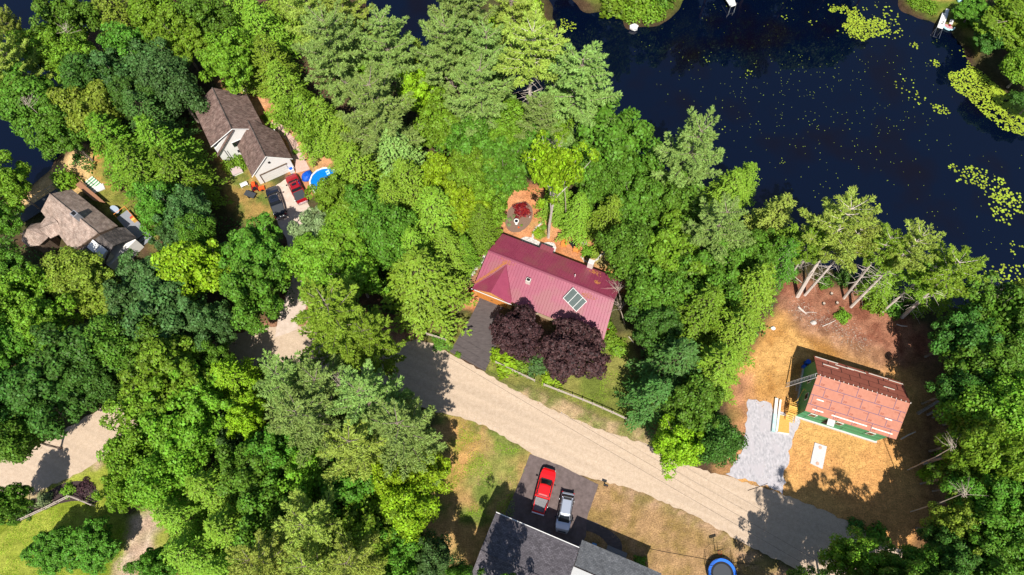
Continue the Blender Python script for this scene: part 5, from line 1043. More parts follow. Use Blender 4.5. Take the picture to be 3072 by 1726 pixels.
        MB().box(c0+.6, c0+1.15 if c0+1.15 < c1-fk-.2 else c1-fk-.2, -.35, .35, hR+.021, hR+.03).build('sunroof', M['glass'], v) if bed != 'open' else None
    else:
        for s in (-1, 1): MB().tube([(c0+rk+.2, s*(wt-.06), hR+.06), (c1-fk-.15, s*(wt-.06), hR+.06)], .025, 4).build('roof_rail', M['black'], v)
        MB().box(c0+rk+.05, c0+rk+.3, -wt+.15, wt-.15, hR+.022, hR+.04).build('spoiler', M['black'], v)
    return v
vehicle('pickup_truck', 'bright red pickup truck with open ribbed bed on the driveway by the road', q4(1088, 800), 73.8, M['red'], 5.75, 2.02, bed='open', cab=(-.85, 1.35))
vehicle('parked_car', 'silver-roofed grey family car parked beside the bright red pickup', q4(1540, 1262), -101.5, M['silver'], 4.9, 1.92, kind='suv', cab=(-2.2, 1.15))
vehicle('pickup_truck', 'black pickup truck with covered bed on the concrete drive', z2(1128, 905), 113.5, M['navy'], 5.4, 1.98, bed='cover', cab=(-.75, 1.3))
vehicle('pickup_truck', 'dark red pickup truck with black bed cover next to the swimming pool', z2(1545, 638), 117.5, M['darkred'], 5.3, 1.92, bed='cover', cab=(-.7, 1.25))

# ------------------------------------------------------------------ yard things
px_, py_ = P(*z2(2135, 500), 1.1); po = thing('swimming_pool', 'round above-ground pool with blue water beside the dark red pickup', 'swimming pool', (px_, py_, 0)); pr = 2.35
MB().ring(0, 0, pr-.06, pr, 0, 1.14).build('pool_wall', M['cyan'], po); MB().ring(0, 0, pr-.1, pr+.12, 1.141, 1.2, 14).build('rim', M['white'], po)
MB().disc(0, 0, .05, 1.0, pr-.07, 36).build('water', M['poolwater'], po)
MB().tube([(-.1,pr-.7,1.03),(.35,pr-.45,1.1),(.5,pr-.9,1.1),(.1,pr-1.1,1.05)], .13, 6).build('swim_ladder', M['cyan'], po)
bt = MB(); blob(bt, (0, 0, .3), .8, 12, 8, .12, (1.0, 1.3, .75)); tag(bt.build('tarp_covered_heap', M['bluetarp'], None, (*P(*z2(1765, 400), .3), 0), R(-20)), 'heap under a crumpled blue tarp between the pool and the dark red pickup', 'tarp')
bn = thing('recycling_bin', 'blue and white bin standing at the right end of the garage door', 'bin', P(*z2(1447, 265), .4), R(-61)); MB().box(-.45,.45,-.35,.35,0,.8).build('box', M['white'], bn); MB().box(-.33,.33,-.25,.25,.801,.86).build('lid', M['blue'], bn)
tr_ = thing('snow_blower', 'small orange garden machine at the left corner of the garage', 'garden machine', P(*z2(840, 640), .4), R(20)); MB().cbox((0,0,.35), (.9,.55,.4)).build('housing', M['orange'], tr_); MB().tube([(-.4,-.2,.5),(-.9,-.25,.95)], .03, 5).tube([(-.4,.2,.5),(-.9,.25,.95)], .03, 5).build('handle', M['black'], tr_)
for s in (-1, 1): MB().loft([[(0+.2*math.cos(k), s*.32-.05, .2+.2*math.sin(k)) for k in [i*.63 for i in range(10)]], [(0+.2*math.cos(k), s*.32+.05, .2+.2*math.sin(k)) for k in [i*.63 for i in range(10)]]]).build('wheel', M['rubber'], tr_)
mw = thing('lawn_tractor', 'faded red lawn tractor left of the garage, beside the white bench', 'garden machine', P(*z2(690, 610), .5), R(110)); MB().cbox((.4,0,.55), (.7,.5,.45)).build('hood', M['orange'], mw); MB().cbox((-.4,0,.6), (.45,.45,.2)).build('seat', M['black'], mw); MB().cbox((0,0,.25), (1.1,1.0,.18)).build('mower_deck', M['darkred'], mw)
for x, y in ((.5,.4),(.5,-.4),(-.5,.4),(-.5,-.4)): MB().cbox((x,y,.2), (.4,.15,.4)).build('wheel', M['rubber'], mw)
wb_ = thing('cargo_tub', 'black tub trailer on the grass left of the black pickup', 'trailer', P(*z2(618, 780), .3), R(-22)); MB().loft([[(-.7,-.35,.2),(.7,-.35,.2),(.7,.35,.2),(-.7,.35,.2)], [(-.85,-.45,.6),(.85,-.45,.6),(.85,.45,.6),(-.85,.45,.6)]]).build('tub', M['cover'], wb_); MB().tube([(.8,0,.3),(1.5,0,.25)], .04, 5).build('drawbar', M['black'], wb_)
for s in (-1, 1): MB().cbox((-.1, s*.42, .2), (.38, .1, .38)).build('wheel', M['rubber'], wb_)
be = thing('garden_bench', 'small white bench on the lawn left of the red lawn tractor', 'bench', P(*z2(490, 575), .4), R(28)); MB().box(-.55,.55,-.2,.2,.4,.46).build('seat', M['white'], be); MB().box(-.55,.55,.16,.2,.5,.85).build('backrest', M['white'], be)
for x in (-.5,.5): MB().box(x-.04,x+.04,-.18,.2,0,.4).build('leg', M['white'], be)
ht = thing('cellar_hatch', 'pinkish-grey sloping hatch in front of the two bushes by the garage', 'hatch', P(*z2(340, 290), .4), R(28)); MB().prism([(-.75,-.5),(.75,-.5),(.75,.5),(-.75,.5)], 0, .45).build('base', M['siding'], ht); MB().slab([(-.8,-.6,.5),(.8,-.6,.5),(.8,.55,.75),(-.8,.55,.75)], .06).build('door', mat('pinkish_grey_paint', (.46,.36,.35)), ht)
ab = thing('garden_arch', 'dark wooden arch with gate at the patio of the brown-roofed house', 'garden arch', P(*z1(1770, 1020), .9), R(-60))
for y in (-.7,.7):
    f = MB().tube([(-.45,y,0),(-.45,y,2)], .04, 4).tube([(.45,y,0),(.45,y,2)], .04, 4)
    for z in (.5,1,1.5,2): f.tube([(-.45,y,z),(.45,y,z)], .025, 4)
    f.build('side_trellis', M['bark'], ab)
tp_ = MB(); 
for x in (-.4,-.13,.13,.4): tp_.tube([(x,-.8,2.05),(x,.8,2.05)], .03, 4)
tp_.build('top', M['bark'], ab)
ob_ = tag(MB().tube([(0,0,.05),(.1,-1.5,.05),(-.1,-3.0,.05),(-.2,-5,.05)], .035, 5).build('garden_hose', M['wood'], None, (*P(*z1(2100, 1080)), 0)), 'pale hose running down the bare ground to the pool', 'hose')
# behind the red house
def adirondack(px, ang, m, label):
    c = thing('garden_chair', label, 'garden chair', P(*px, .4), R(ang), 'garden chairs behind the red house'); s = MB(); s.slab([(-.3,-.35,.30),(.3,-.35,.30),(.3,.4,.42),(-.3,.4,.42)], .05).build('seat', m, c)
    b = MB()
    for k in range(5): b.slab([(-.29+k*.12,-.35,.34),(-.19+k*.12,-.35,.34),(-.20+k*.13,-.7,1.05),(-.30+k*.13,-.7,1.05)], .03)
    b.build('backrest', m, c)
    for x in (-.42,.32): MB().box(x,x+.12,-.4,.42,.6,.64).build('armrest', m, c); MB().box(x+.03,x+.09,.3,.38,0,.6).box(x+.03,x+.09,-.4,-.32,0,.6).build('leg', m, c)
adirondack(z5(1545, 810), 170, M['orangewood'], 'orange chair nearest the bare trunk, left of the fire pit'); adirondack(z5(1722, 895), 75, M['orangewood'], 'orange chair in the middle, below the fire pit'); adirondack(z5(1845, 785), -70, M['wood'], 'pale wooden chair right of the fire pit')
fp = thing('fire_pit', 'square black fire pit between the three garden chairs', 'fire pit', P(*z5(1690, 800), .4), R(30)); MB().box(-.5,.5,-.5,.5,.35,.45).build('top', M['black'], fp)
for x in (-.42,.42):
    for y in (-.42,.42): MB().box(x-.04,x+.04,y-.04,y+.04,0,.35).build('leg', M['black'], fp)
bb = thing('bird_bath', 'white bird bath in the oval mulch bed', 'bird bath', P(*z5(838, 475), .6)); MB().disc(0,0,0,.1,.25,14,.12).disc(0,0,.1,.75,.09,10).build('pedestal', M['white'], bb); bo = MB().ring(0,0,.26,.38,.75,.92,20).disc(0,0,.74,.80,.3,20).build('bowl', M['white'], bb); MB().disc(0,0,.801,.83,.25,16).build('water', M['glass'], bb)
for (p, s, l) in ((z5(1035,403),.13,'pale stone at the right side of the oval bed'),(z5(870,560),.14,'orange ornament at the bottom of the oval bed'),(z5(910,225),.2,'grey stone at the top of the oval bed')):
    b = MB(); blob(b, (0,0,s*.4), s, 8, 5, .2); tag(b.build('garden_stone', M['stone'] if 'orange' not in l else M['orange'], None, (*P(*p), 0)), l, 'stone')
stn = MB(); rr = random.Random(9)
def stones(pts, lab, n=18):
    m_ = MB(); pp = [P(*z5(*p)) for p in pts]; o0 = pp[0]
    for i in range(n):
        t = i/(n-1)*(len(pp)-1); k = min(int(t), len(pp)-2); f_ = t-k; x = pp[k][0]*(1-f_)+pp[k+1][0]*f_; y = pp[k][1]*(1-f_)+pp[k+1][1]*f_
        blob(m_, (x-o0[0]+rr.gauss(0,.04), y-o0[1]+rr.gauss(0,.04), .06), rr.uniform(.12,.2), 6, 4, .25, (1,1,.7))
    tag(m_.build('stone_edging', M['stone'], None, (*o0, 0)), lab, 'stone edging')
stones([(1230,480),(1160,540),(1100,600),(1075,690),(1090,720)], 'curved row of pale stones left of the bare trunk', 20)
stones([(1810,1000),(1840,1050),(1930,1080),(2010,1060),(2060,1010),(2140,940)], 'row of pale stones around the rear right planting', 20)
for i, (p, l) in enumerate([((240,1175),'top'),((205,1228),'second'),((170,1268),'third'),((130,1322),'lowest')]):
    X, Y = P(*z5(*p)); m_ = MB().prism(ragged([(-.25,-.22),(.25,-.2),(.22,.25),(-.24,.2)], .2, .03, i), 0, .07); tag(m_.build('stepping_stone', M['stone'], None, (X, Y, 0), .3*i), l+' of the pale stepping stones beside the red house', 'stepping stone', 'stepping stones')
tm_ = thing('red_garden_cart', 'small red machine at the left front corner of the red house', 'garden machine', P(*z4(92, 268), .4), R(40)); b = MB(); blob(b, (0,0,.5), .36, 10, 6, .05, (1.3,1,.8)); b.build('hood', M['orange'], tm_)
for x, y in ((.3,.3),(.3,-.3),(-.3,.3),(-.3,-.3)): MB().cbox((x,y,.17), (.32,.12,.32)).build('wheel', M['rubber'], tm_)
MB().tube([(-.3,0,.6),(-.8,.1,1)], .03, 4).build('handle', M['black'], tm_)
cr = thing('red_lawn_chair', 'red and white chair at the front right corner of the red house', 'garden chair', P(*z4(2090, 815), .4), R(160)); MB().box(-.35,.35,-.3,.3,.4,.46).build('seat', M['white'], cr); MB().box(-.35,.35,.28,.34,.46,1.0).build('backrest', M['darkred'], cr)
for x in (-.3,.3): MB().box(x-.03,x+.03,-.27,.3,0,.4).build('leg', M['white'], cr)

# rail fences
def rail_fence(pxs, label, n, m=M['fence'], hgt=1.1, group='split-rail fences'):
    pts = [Vector((*P(*p, hgt*.8), 0)) for p in pxs]; o = thing('rail_fence', label, 'fence', pts[0], 0, group); segs = [(pts[i+1]-pts[i]).length for i in range(len(pts)-1)]
    for i in range(len(pts)-1):
        k = max(1, round(n*segs[i]/sum(segs)))
        for j in range(k):
            a = pts[i].lerp(pts[i+1], j/k)-pts[0]; b = pts[i].lerp(pts[i+1], (j+1)/k)-pts[0]
            for z in (.45, .95):
                q = MB().tube([a+Vector((0,0,z+rnd.uniform(-.03,.03))), b+Vector((0,0,z+rnd.uniform(-.03,.03)))], .06, 5); q.build('rail', m, o)
            MB().cbox((a.x, a.y, hgt/2), (.13,.13,hgt)).build('post', m, o)
    b = pts[-1]-pts[0]; MB().cbox((b.x, b.y, hgt/2), (.13,.13,hgt)).build('post', m, o)
rail_fence([r2(1165,1280), r2(1290,1340), r2(1457,1418)], 'rail fence behind the lime undergrowth, left of the gap', 5)
rail_fence([t9(1528,8), t9(1748,92), t9(1898,152), t9(2048,218), t9(2170,275)], 'longest rail fence between the sunlit lawn and the road', 7)
rail_fence([r2(642,1065), r2(790,1112)], 'short shaded rail fence left of the black driveway', 2)
rail_fence([b7(88,1052), b7(320,945), b7(512,848), b7(688,918)], 'angled rail fence around the dark mulch bed at lower left', 6, M['fence'])
# mailboxes, street furniture
mb_ = thing('mailbox', 'dark mailbox on a post at the roadside right of the parked cars', 'mailbox', (*P(*q4(2392, 705)), 0), R(-20)); MB().cbox((0,0,.55), (.1,.1,1.1)).build('post', M['black'], mb_); MB().loft([[(x, .14*math.cos(a), 1.15+.16*math.sin(a)) for a in [math.pi*k/6 for k in range(7)]]+[(x,-.14,1.05),(x,.14,1.05)] for x in (-.3,.3)]).build('box', M['black'], mb_); MB().cbox((.1,-.16,1.28), (.2,.02,.06)).build('flag', M['darkred'], mb_)
mb2 = thing('mailbox', 'small grey mailbox in the shade at the end of the concrete drive', 'mailbox', (*P(*r1(2048, 965)), 0), R(20)); MB().cbox((0,0,.5), (.1,.1,1.0)).build('post', M['bark'], mb2); MB().cbox((0,0,1.1), (.5,.25,.25)).build('box', M['grey'], mb2)
# building site
def lumber(pa, pb, wdt, hgt, m, name, label, wrapm=None, pc=.5):
    a = Vector((*P(*pa, hgt), 0)); b = Vector((*P(*pb, hgt), 0)); L_ = (b-a).length; ang = math.atan2(b.y-a.y, b.x-a.x); o = thing(name, label, 'lumber', a, ang, 'stacked building material')
    n = max(2, int(wdt/.11)); k = MB()
    for i in range(n): k.box(0, L_*(1-.01*(i % 3)), -wdt/2+i*wdt/n+.006, -wdt/2+(i+1)*wdt/n-.006, .1, hgt-.01*(i % 2))
    k.build('boards', m, o); MB().box(.4,.5,-wdt/2,wdt/2,0,.1).box(L_-.5,L_-.4,-wdt/2,wdt/2,0,.1).build('bearer', M['bark'], o)
    if wrapm: MB().box(L_*pc, L_+.02, -wdt/2-.03, wdt/2+.03, .06, hgt+.03).build('wrap', wrapm, o)
lumber(z3(1072,85), z3(1012,680), .40, .42, M['lumber'], 'lumber_pack', 'long pale lumber pack half wrapped in teal film on the crushed stone', M['wrap'], .47)
lumber(z3(1140,112), z3(1072,678), .27, .35, M['lumber'], 'lumber_pack', 'narrow unwrapped lumber pack right of the film-wrapped one')
ob2 = thing('sheet_stack', 'stack of orange wood sheets lying right of the lumber packs', 'lumber', P(*z3(1190,550), .2), R(-9)); MB().box(-.72,.72,-1.15,1.15,.08,.28).build('sheets', M['osb'], ob2); MB().box(-.72,.72,-1.24,-1.16,.0,.27).box(-.72,.72,1.16,1.24,.0,.27).build('bearer', M['lumber'], ob2)
tl = [P(*z3(1740,880)), P(*z3(1955,950)), P(*z3(1875,1350)), P(*z3(1660,1250))]; c0_ = tl[0]; tk = thing('tank_lid', 'pale concrete slab with two round lids lying on the orange sand', 'concrete slab', c0_)
MB().prism([(p[0]-c0_[0], p[1]-c0_[1]) for p in tl], 0, .14).build('slab', M['concrete'], tk)
for p in (z3(1835,970), z3(1785,1255)): X, Y = P(*p); MB().disc(X-c0_[0], Y-c0_[1], .141, .19, .22, 16).build('lid', mat('rusty_lid', (.55,.33,.24)), tk)
dr = thing('blue_drum', 'blue tarp-covered drum against the shaded left gable of the sheathed house', 'drum', P(*zc(1065,265), .4)); MB().disc(0,0,0,.85,.35,14).disc(-.5,-.6,0,.5,.3,12).build('drum', M['bluetarp'], dr); MB().disc(0,0,.851,.88,.3,14).build('lid', M['blue'], dr)
pl3 = thing('pallet', 'grey pallet in the shade left of the sheathed house', 'pallet', P(*zc(965,622), .2), R(-15)); k_ = MB()
for y in (-.4,-.2,0,.2,.4): k_.box(-.5,.5,y-.05,y+.05,.12,.15)
k_.build('deck_board', M['wood'], pl3); MB().box(-.5,-.4,-.45,.45,0,.119).box(.4,.5,-.45,.45,0,.119).build('bearer', M['wood'], pl3)
def log(pa, pb, r, m, label, z=.1, cat='log', name='fallen_log'):
    a = Vector((*P(*pa), z)); b = Vector((*P(*pb), z)); mid = (a+b)/2+Vector((rnd.uniform(-.1,.1), rnd.uniform(-.1,.1), 0)); tag(MB().tube([(0,0,0), mid-a, b-a], [r, r*.9, r*.6], 6).build(name, m, None, a), label, cat, 'branches and logs on the ground')
log(r3(1050,1015), r3(1150,970), .07, M['whitebark'], 'thin pale branch left of the small conifer bush on the mulch'); log(r3(1610,1000), r3(1690,1015), .09, M['whitebark'], 'pale log in the shade right of the mulch'); log(r3(870,870), r3(930,920), .16, M['whitebark'], 'short thick pale log near the left edge of the mulch')
log(r3(930,910), r3(1010,915), .04, M['whitebark'], 'thin stick above the sandy clearing'); log(b9(1620,430), b9(1730,375), .10, M['whitebark'], 'pale fallen branch right of the sheathed house corner', .8); log(b9(1755,235), b9(1925,130), .22, M['barkg'], 'upper grey fallen trunk right of the sheathed house', .5); log(b9(1825,245), b9(1975,165), .16, M['barkg'], 'lower grey fallen trunk right of the sheathed house', .5)
log(b9(1770,610), b9(2190,490), .26, M['barkg'], 'thick pale leaning trunk in the lower right wood', 1.2); log(b9(1885,1020), b9(2240,970), .18, M['barkg'], 'slim pale trunk low in the lower right wood', 1.0); log(b9(2100,1100), b9(2190,980), .06, M['whitebark'], 'thin white branch in the lower right wood', 2.0)
log(b9(490,680+130), b9(640,755), .03, M['bark'], 'thin stick on the sand at the end of the crushed stone'); log(r2(2160,1100), r2(2200,1150), .05, M['whitebark'], 'grey twig right of the purple maples', .6)
for (p, l) in ((r3(1060,845),'left tree stump on the mulch clearing'),(r3(1160,840),'right tree stump on the mulch clearing'),(r3(1118,770),'small upper tree stump on the mulch clearing')):
    s = thing('tree_stump', l, 'tree stump', (*P(*p), 0), 0, 'tree stumps'); MB().disc(0,0,-.05,.3,.26,10,.2).build('bark', M['bark'], s); MB().disc(0,0,.301,.31,.18,10).build('cut_face', M['wood'], s)
for (p, sz, l) in ((r3(985,990),.42,'grey boulder at the lower edge of the mulch'),(t2(2205,205),.8,'white rock at the water edge under the far-shore bushes'),(r3(680,1030),.35,'white stone at the upper left of the sandy clearing'),(r3(290,1400),.3,'white marker stone at the edge of the right wood'),(z1(940,165),.4,'white rock behind the brown-roofed house')):
    b = MB(); blob(b, (0,0,sz*.3), sz, 9, 6, .2, (1,.8,.7)); X, Y = P(*p); tag(b.build('boulder', M['stone'] if 'grey' in l else M['white'], None, (X, Y, -.25 if 'water' in l else 0)), l, 'boulder')
ck = random.Random(21); dbm = MB()
for i in range(420):
    t = ck.random(); x, y = r3(820+t*560+ck.gauss(0,30), 860+t*280+ck.gauss(0,38)); X, Y = P(x, y); a = ck.uniform(0, 6.3); l_ = ck.uniform(.08,.3)
    dbm.tube([(X,Y,.03),(X+l_*math.cos(a),Y+l_*math.sin(a),.05)], .022, 3, False)
dd_ = dbm.build('wood_chips', M['wood']); dd_['kind'] = 'stuff'; dd_['label'] = 'strewn wood chips and brash along the sandy clearing'; dd_['category'] = 'wood chips'

def pebbles(name, regions, n, m, sz, label, seed):
    r = np.random.default_rng(seed); mb = MB()
    for rg in regions:
        pl = OP(rg); xs = [p[0] for p in pl]; ys = [p[1] for p in pl]; x = r.uniform(min(xs), max(xs), n); y = r.uniform(min(ys), max(ys), n); k = (sdist(x, y, pl) < 0) & (vnoise(x, y, 2, seed) > -.1)
        for a, b in zip(x[k], y[k]):
            q = sz*r.uniform(.4, 1.5); t = r.uniform(0, 6); c = [(a+q*math.cos(t+j*1.57)*r.uniform(.6, 1), b+q*math.sin(t+j*1.57)*r.uniform(.6, 1), .02) for j in range(4)]
            mb.add(c+[(a, b, .02+q*.8)], [(0, 1, 4), (1, 2, 4), (2, 3, 4), (3, 0, 4)])
    o = mb.build(name, m); o['kind'] = 'stuff'; o['label'] = label; o['category'] = 'stones'
pebbles('loose_stones', [[(1222,935),(1300,982),(1500,1075),(1700,1148),(1850,1203),(1850,1215),(1700,1165),(1500,1090),(1300,998)],[(1115,1035),(1200,1060),(1335,1140),(1500,1205),(1750,1300),(1990,1430),(1990,1418),(1750,1285),(1500,1190),(1335,1125),(1200,1045)],[(1860,1150),(1990,1170),(2000,1240),(1850,1210)]], 700, M['stone'], .07, 'loose stones along the edges of the dirt road', 71)
pebbles('earth_clods', [[(1900,860),(2030,800),(2120,850),(2230,920),(2250,1180),(2230,1300),(2040,1240),(1990,1100),(1890,1000)]], 1500, mat('dry_earth_clod', (.30,.15,.06), (.48,.28,.13), 3), .09, 'earth clods and debris on the sandy building lot', 72)
pebbles('dead_leaves', [[(1130,1040),(1210,1070),(1325,1145),(1290,1290),(1180,1290)],[(1500,1215),(1750,1305),(2020,1450),(1650,1447),(1480,1300)],[(1235,945),(1350,985),(1590,1075),(1680,1130),(1500,1085),(1330,1005)]], 3200, mat('dry_leaf_litter', (.30,.17,.08), (.50,.36,.20), 3), .06, 'dry leaves and straw strewn over the lawns', 73)
# trampoline and its neighbours
tx_, ty_ = P(*zb(2148, 740), .9); tr2 = thing('trampoline', 'round trampoline with blue pad and black safety net on the dry lawn', 'trampoline', (tx_, ty_, 0)); tR = 1.75
MB().disc(0,0,.84,.86,tR-.62,32).build('jumping_mat', M['cover'], tr2); MB().ring(0,0,tR-.36,tR-.02,.83,.90).build('pad', mat('blue_pad', (.02,.16,.72), rough=.5), tr2); MB().ring(0,0,tR-.62,tR-.36,.80,.83).build('springs', M['black'], tr2); MB().ring(0,0,tR-.02,tR+.05,.78,.86).build('frame', M['black'], tr2)
for k in range(6):
    a = R(60*k+30); x, y = tR*math.cos(a)*1.04, tR*math.sin(a)*1.04; MB().tube([(x,y,0),(x*1.04,y*1.04,2.9)], .035, 5).build('net_pole', M['black'], tr2); MB().tube([(x*.9,y*.9,.8),(x,y,0)], .03, 5).build('leg', M['black'], tr2)
nt_ = MB()
for k in range(36):
    a = R(10*k); x, y = tR*1.03*math.cos(a), tR*1.03*math.sin(a); nt_.tube([(x,y,.88),(x*1.04,y*1.04,2.85)], .008, 3, False)
for z in (1.0,1.3,1.6,1.9,2.2,2.5,2.85): nt_.ring(0,0,tR*(1.03+.02*(z-.9)/2)-.008,tR*(1.03+.02*(z-.9)/2)+.008,z,z+.012 if z < 2.8 else z+.03)
nt_.build('safety_net', M['net'], tr2)
bh = thing('basketball_hoop', 'small dark hoop on a pole just above the trampoline', 'basketball hoop', (*P(*zb(2045,430)), 0)); MB().tube([(0,0,0),(0,0,2.6)], .04, 5).build('pole', M['black'], bh); MB().cbox((-.1,.1,2.7), (.9,.06,.5), rz=.25).build('backboard', M['black'], bh); MB().ring(-.1,-.2,.2,.23,2.5,2.53,16).build('rim', M['darkred'], bh)
hs_ = [P(*zb(1145,400)), P(*zb(1400,450)), P(*zb(1650,495)), P(*zb(1930,545)), P(*zb(2300,590)), P(*zb(2620,620))]; o0 = hs_[0]
tag(MB().tube([(p[0]-o0[0], p[1]-o0[1], .03) for p in hs_], .03, 5).build('garden_hose', M['hose'], None, (*o0, 0)), 'thin dark hose crossing the dry lawn towards the trampoline', 'hose')
fc = thing('folding_chair', 'light blue chair in front of the right wing of the grey house', 'garden chair', P(*zb(380,350), .5), R(-20)); MB().box(-.28,.28,-.25,.25,.4,.46).build('seat', mat('light_blue_plastic', (.10,.32,.62)), fc); MB().box(-.28,.28,-.28,-.22,.46,.95).build('backrest', fc.children[0].data.materials[0], fc)
for x in (-.24,.24): MB().box(x-.025,x+.025,-.22,.22,0,.4).build('leg', M['chrome'], fc)
wh = thing('striped_beach_umbrella', 'pink and orange toy arch at the wing wall of the grey house', 'toy', P(*zb(295,320), .6), R(-20)); MB().tube([(-.6*math.cos(math.pi*k/8), 0, .7*math.sin(math.pi*k/8)+.05) for k in range(9)], .08, 5).build('outer_bow', mat('pink_plastic', (.65,.10,.22)), wh); MB().tube([(-.42*math.cos(math.pi*k/8), 0, .5*math.sin(math.pi*k/8)+.05) for k in range(9)], .07, 5).build('inner_bow', M['orange'], wh)
sp2 = struct(MB().box(-1.3,1.3,-.6,.6,0,.12).build('step', M['bedgrey'], None, (*P(*zb(680,470)), 0), R(-22)))

# docks and boats
def corners(l, h): return [P(*p, h) for p in l]
dq = corners([zd(1095,330), zd(1245,372), zd(1105,745), zd(962,695)], .6); o0 = dq[0]; dc = thing('boat_dock', 'white dock with ramp standing on thin legs at the top right shore', 'dock', o0)
L0 = lambda p: (p[0]-o0[0], p[1]-o0[1]); MB().prism([L0(p) for p in dq], .48, .6).build('deck', M['white'], dc); MB().prism([L0(p) for p in corners([zd(1190,228), zd(1272,242), zd(1228,388), zd(1145,352)], .6)], .50, .61).build('ramp', M['white'], dc)
for p in (dq[2], dq[3]): a = L0(p); MB().tube([(a[0],a[1],-1.8),(a[0],a[1],.6)], .05, 5).tube([(a[0],a[1]-.0,.5),(a[0]-.35,a[1]-1.3,-.6)], .035, 4).build('leg', M['chrome'], dc)
for p in ((1110,575),(1080,620)): X, Y = P(*zd(*p), .6); MB().disc(X-o0[0], Y-o0[1], .601, .68, .12, 10).build('cleat', M['black'], dc)
MB().tube([(L0(P(*zd(1060,545),.6))[0], L0(P(*zd(1060,545),.6))[1], .63), (L0(P(*zd(1000,640),.6))[0], L0(P(*zd(1000,640),.6))[1], .63)], .03, 4).build('oar', M['grey'], dc)
dq = corners([(2179,-4), (2203,-6), (2194,19), (2184,17)], .5); dq = corners([t3(315,-20), t3(385,-20), t3(403,38), t3(362,52)], .5); o1 = dq[0]; L1 = lambda p: (p[0]-o1[0], p[1]-o1[1]); d2 = thing('boat_dock', 'small grey-white dock cut by the top edge', 'dock', o1)
MB().prism([L1(p) for p in dq], .38, .5).build('deck', M['white'], d2)
for p in (dq[2], dq[3]): a = L1(p); MB().tube([(a[0],a[1],-1.6),(a[0],a[1],1.0)], .05, 5).tube([(a[0],a[1],.4),(a[0]-.3,a[1]-1.1,-.6)], .04, 4).build('leg', M['chrome'], d2)
rx_, ry_ = P(*zd(1290,620), 0); rf2 = thing('inflatable_raft', 'round pale inflatable raft floating beside the white dock', 'raft', (rx_, ry_, WZ)); ri = MB()
MB().loft([[((1.05+.16*math.cos(b))*math.cos(a), (1.05+.16*math.cos(b))*math.sin(a), .17+.16*math.sin(b)) for b in [R(60*j) for j in range(6)]] for a in [R(15*k) for k in range(25)]]).build('tube_ring', M['cyan'], rf2); MB().disc(0,0,.1,.2,.95,24).build('floor', mat('dusty_pink_vinyl', (.5,.28,.30)), rf2)
MB().cbox((.35,.45,.45), (.55,1.1,.1), rz=-.5).build('seat', M['white'], rf2); MB().cbox((.05,-.1,.3), (.3,.5,.15), rz=-.5).build('cushion', M['darkred'], rf2)
ky = thing('kayak', 'orange kayak pulled up on the far shore above the round raft', 'kayak', P(*zd(1580,160), .3), R(32)); kr = []
for k in range(9): t = k/8; x = -1.5+3*t; w_ = .38*math.sin(math.pi*min(max(t,.02),.98))**.6; kr.append([(x,-w_,.22),(x,-w_*.6,.03),(x,w_*.6,.03),(x,w_,.22),(x,w_*.5,.32),(x,-w_*.5,.32)])
MB().loft(kr).build('hull', mat('orange_red_hull', (.72,.10,.02), rough=.4), ky); MB().disc(0,0,.31,.34,.22,12).build('cockpit', M['black'], ky)
b = MB(); blob(b, (0,0,.3), .4, 10, 6, .1); tag(b.build('covered_barrel', M['cyan'], None, (*P(*zd(1510,45)), 0)), 'pale round barrel above the orange kayak', 'barrel')
# beach of the tan-roofed house
sr = thing('striped_swim_mat', 'green and white striped rack lying on the beach lawn right of the tan roof', 'beach mat', P(*zl(990,560), .3), R(-38)); MB().box(-1.55,1.3,-.95,.95,.05,.1).build('base', M['greenwrap'], sr)
s_ = MB()
for k in range(6): s_.box(-1.4+k*.5,-1.2+k*.5,-.95,.95,.101,.2)
s_.build('slat', M['lumber'], sr)
tag(MB().box(-.9,.9,-.55,.55,0,.12).build('concrete_pad', M['concrete'], None, (*P(*zl(1065,610)), 0), R(28)), 'pale slab at the lower right end of the striped rack', 'slab')
kk2 = thing('pink_kayak', 'pinkish-red kayak tip showing above the tan roof', 'kayak', P(*zl(655,603), .5), R(-50)); MB().loft([[(x,-w_,.25),(x,0,.05),(x,w_,.25),(x,0,.4)] for x, w_ in ((-.9,.03),(-.3,.22),(.4,.24),(.9,.05))]).build('hull', mat('pink_red_hull', (.6,.05,.10), rough=.4), kk2); MB().disc(0,0,.33,.42,.14,10).build('cockpit', M['black'], kk2)
tb_ = thing('garden_table', 'rounded blue-grey table in the shade right of the tan roof', 'table', P(*zl(1265,868), .7), R(-38)); MB().prism([(.95*math.cos(a)*(1 if abs(math.cos(a)) < .8 else .95), .5*math.sin(a)) for a in [R(30*k) for k in range(12)]], .68, .74).build('tabletop', mat('blue_grey_plastic', (.35,.42,.52)), tb_)
for x in (-.6,.6): MB().tube([(x,0,0),(x,0,.68)], .05, 5).build('leg', M['grey'], tb_)
ty2 = thing('toy_slide', 'orange and yellow toy on the grey deck', 'toy', (*P(*zl(1490,980), .7), .62), R(-45)); MB().slab([(-.5,-.25,.1),(.4,-.25,.7),(.4,.25,.7),(-.5,.25,.1)], .05).build('slide', M['orange'], ty2); MB().box(.4,.8,-.25,.25,0,.7).build('steps', M['yellowwood'], ty2)
b = MB(); blob(b, (0,0,.35), .42, 12, 8); tag(b.build('beach_ball', M['teal'], None, (*P(*zl(130,950)), 0)), 'turquoise ball left of the tan-roofed house', 'ball')
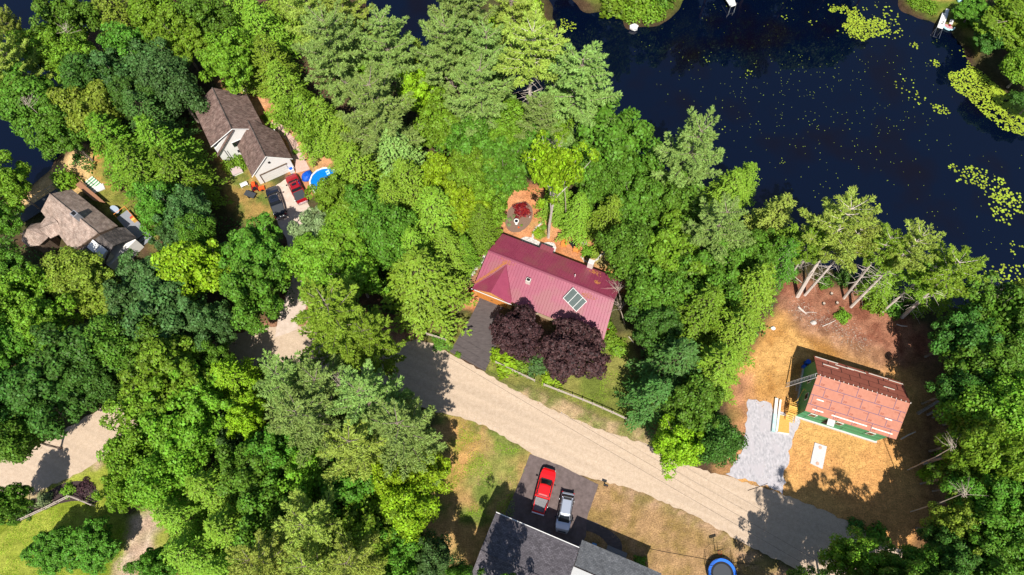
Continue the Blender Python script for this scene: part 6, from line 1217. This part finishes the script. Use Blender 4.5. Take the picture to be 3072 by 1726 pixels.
# utility wires
ws = thing('power_line', 'overhead wires crossing the junction and black driveway along the road', 'power line', (*P(1250,990), 0))
pa, pb = P(*r2(560,1060), 7), P(*r2(1060,1350), 7); o0 = P(1250,990)
d_ = Vector((pb[0]-pa[0], pb[1]-pa[1], 0)).normalized(); nrm_ = Vector((-d_.y, d_.x, 0))
for k in (0, 2):
    a = Vector((pa[0]-o0[0], pa[1]-o0[1], 7.2))+nrm_*(k-1)*.55-d_*14; b = Vector((pb[0]-o0[0], pb[1]-o0[1], 7.2))+nrm_*(k-1)*.55+d_*62; pts = []
    for j in range(13): t = j/12; p = a.lerp(b, t); p.z -= .8*4*t*(1-t); pts.append(p)
    MB().tube(pts, .014, 4).build('wire', M['black'], ws)
for s, q in ((0, -16), (1, 64)):
    base = (Vector((pa[0]-o0[0], pa[1]-o0[1], 0))-d_*14 if s == 0 else Vector((pb[0]-o0[0], pb[1]-o0[1], 0))+d_*62)
    MB().tube([(base.x,base.y,0),(base.x,base.y,8.5)], [.16,.11], 8).build('pole', M['bark'], ws)
# dead branches over the right end of the red roof
for i, (p, h, l) in enumerate(((z4(2230,200),5.5,'bare twiggy branch over the rear right corner of the red roof'),(z4(2260,480),5,'bare twiggy branch over the right end of the red roof'),(z5(340,130),6,'bare starry dead twig in the wood left of the garden clearing'),((1160,470),6,'dead whitish twigs right of the pool hemlock'),((75,305),13,'bleached dead limbs in the lake-side tree at the left edge'),((190,85),13,'dead limb in the broadleaf tree jutting into the upper left lake'),((950,1235),19,'whitish dead limbs at the centre of the big pine group'),((1010,1150),19,'pale dead limb at the upper side of the big pine group'),((2860,1340),13,'dead pale limb between the sunlit trees on the right'),((2890,1480),14,'dead limbs in the lower right wood'),((1670,430),16,'pale dead limb inside the lime tree in the garden'),((1690,520),15,'lower pale dead limb inside the lime tree in the garden'),((2990,880),12,'bare pale twigs at the right edge by the lake'))):
    m_ = MB(); r_ = random.Random(i+40); X, Y = P(*p, h); m_.tube([(1.5,-1,-h+.1),(.7,-.5,-h*.4),(0,0,0)], [.08,.06,.04], 5)
    for k in range(16):
        a = 1.9+r_.gauss(0, .8); L_ = r_.uniform(.7, 2.4); e0 = (r_.uniform(-.1,.6), r_.uniform(-.5,.1), r_.uniform(-.8,0)); e1 = (e0[0]+L_*math.cos(a), e0[1]+L_*math.sin(a), e0[2]+r_.uniform(-.2,.5)); md = (e0[0]*.5+e1[0]*.5+r_.gauss(0,.2), e0[1]*.5+e1[1]*.5+r_.gauss(0,.2), e0[2]*.5+e1[2]*.5+.1)
        m_.tube([e0, md, e1], [.022,.014,.006], 4, False); m_.tube([md, (md[0]+r_.gauss(0,.5), md[1]+abs(r_.gauss(0,.5)), md[2])], [.014,.006], 3, False)
    o = tag(m_.build('dead_branch', M['wood'], None, (X, Y, h)), l, 'dead branch', 'dead branches')
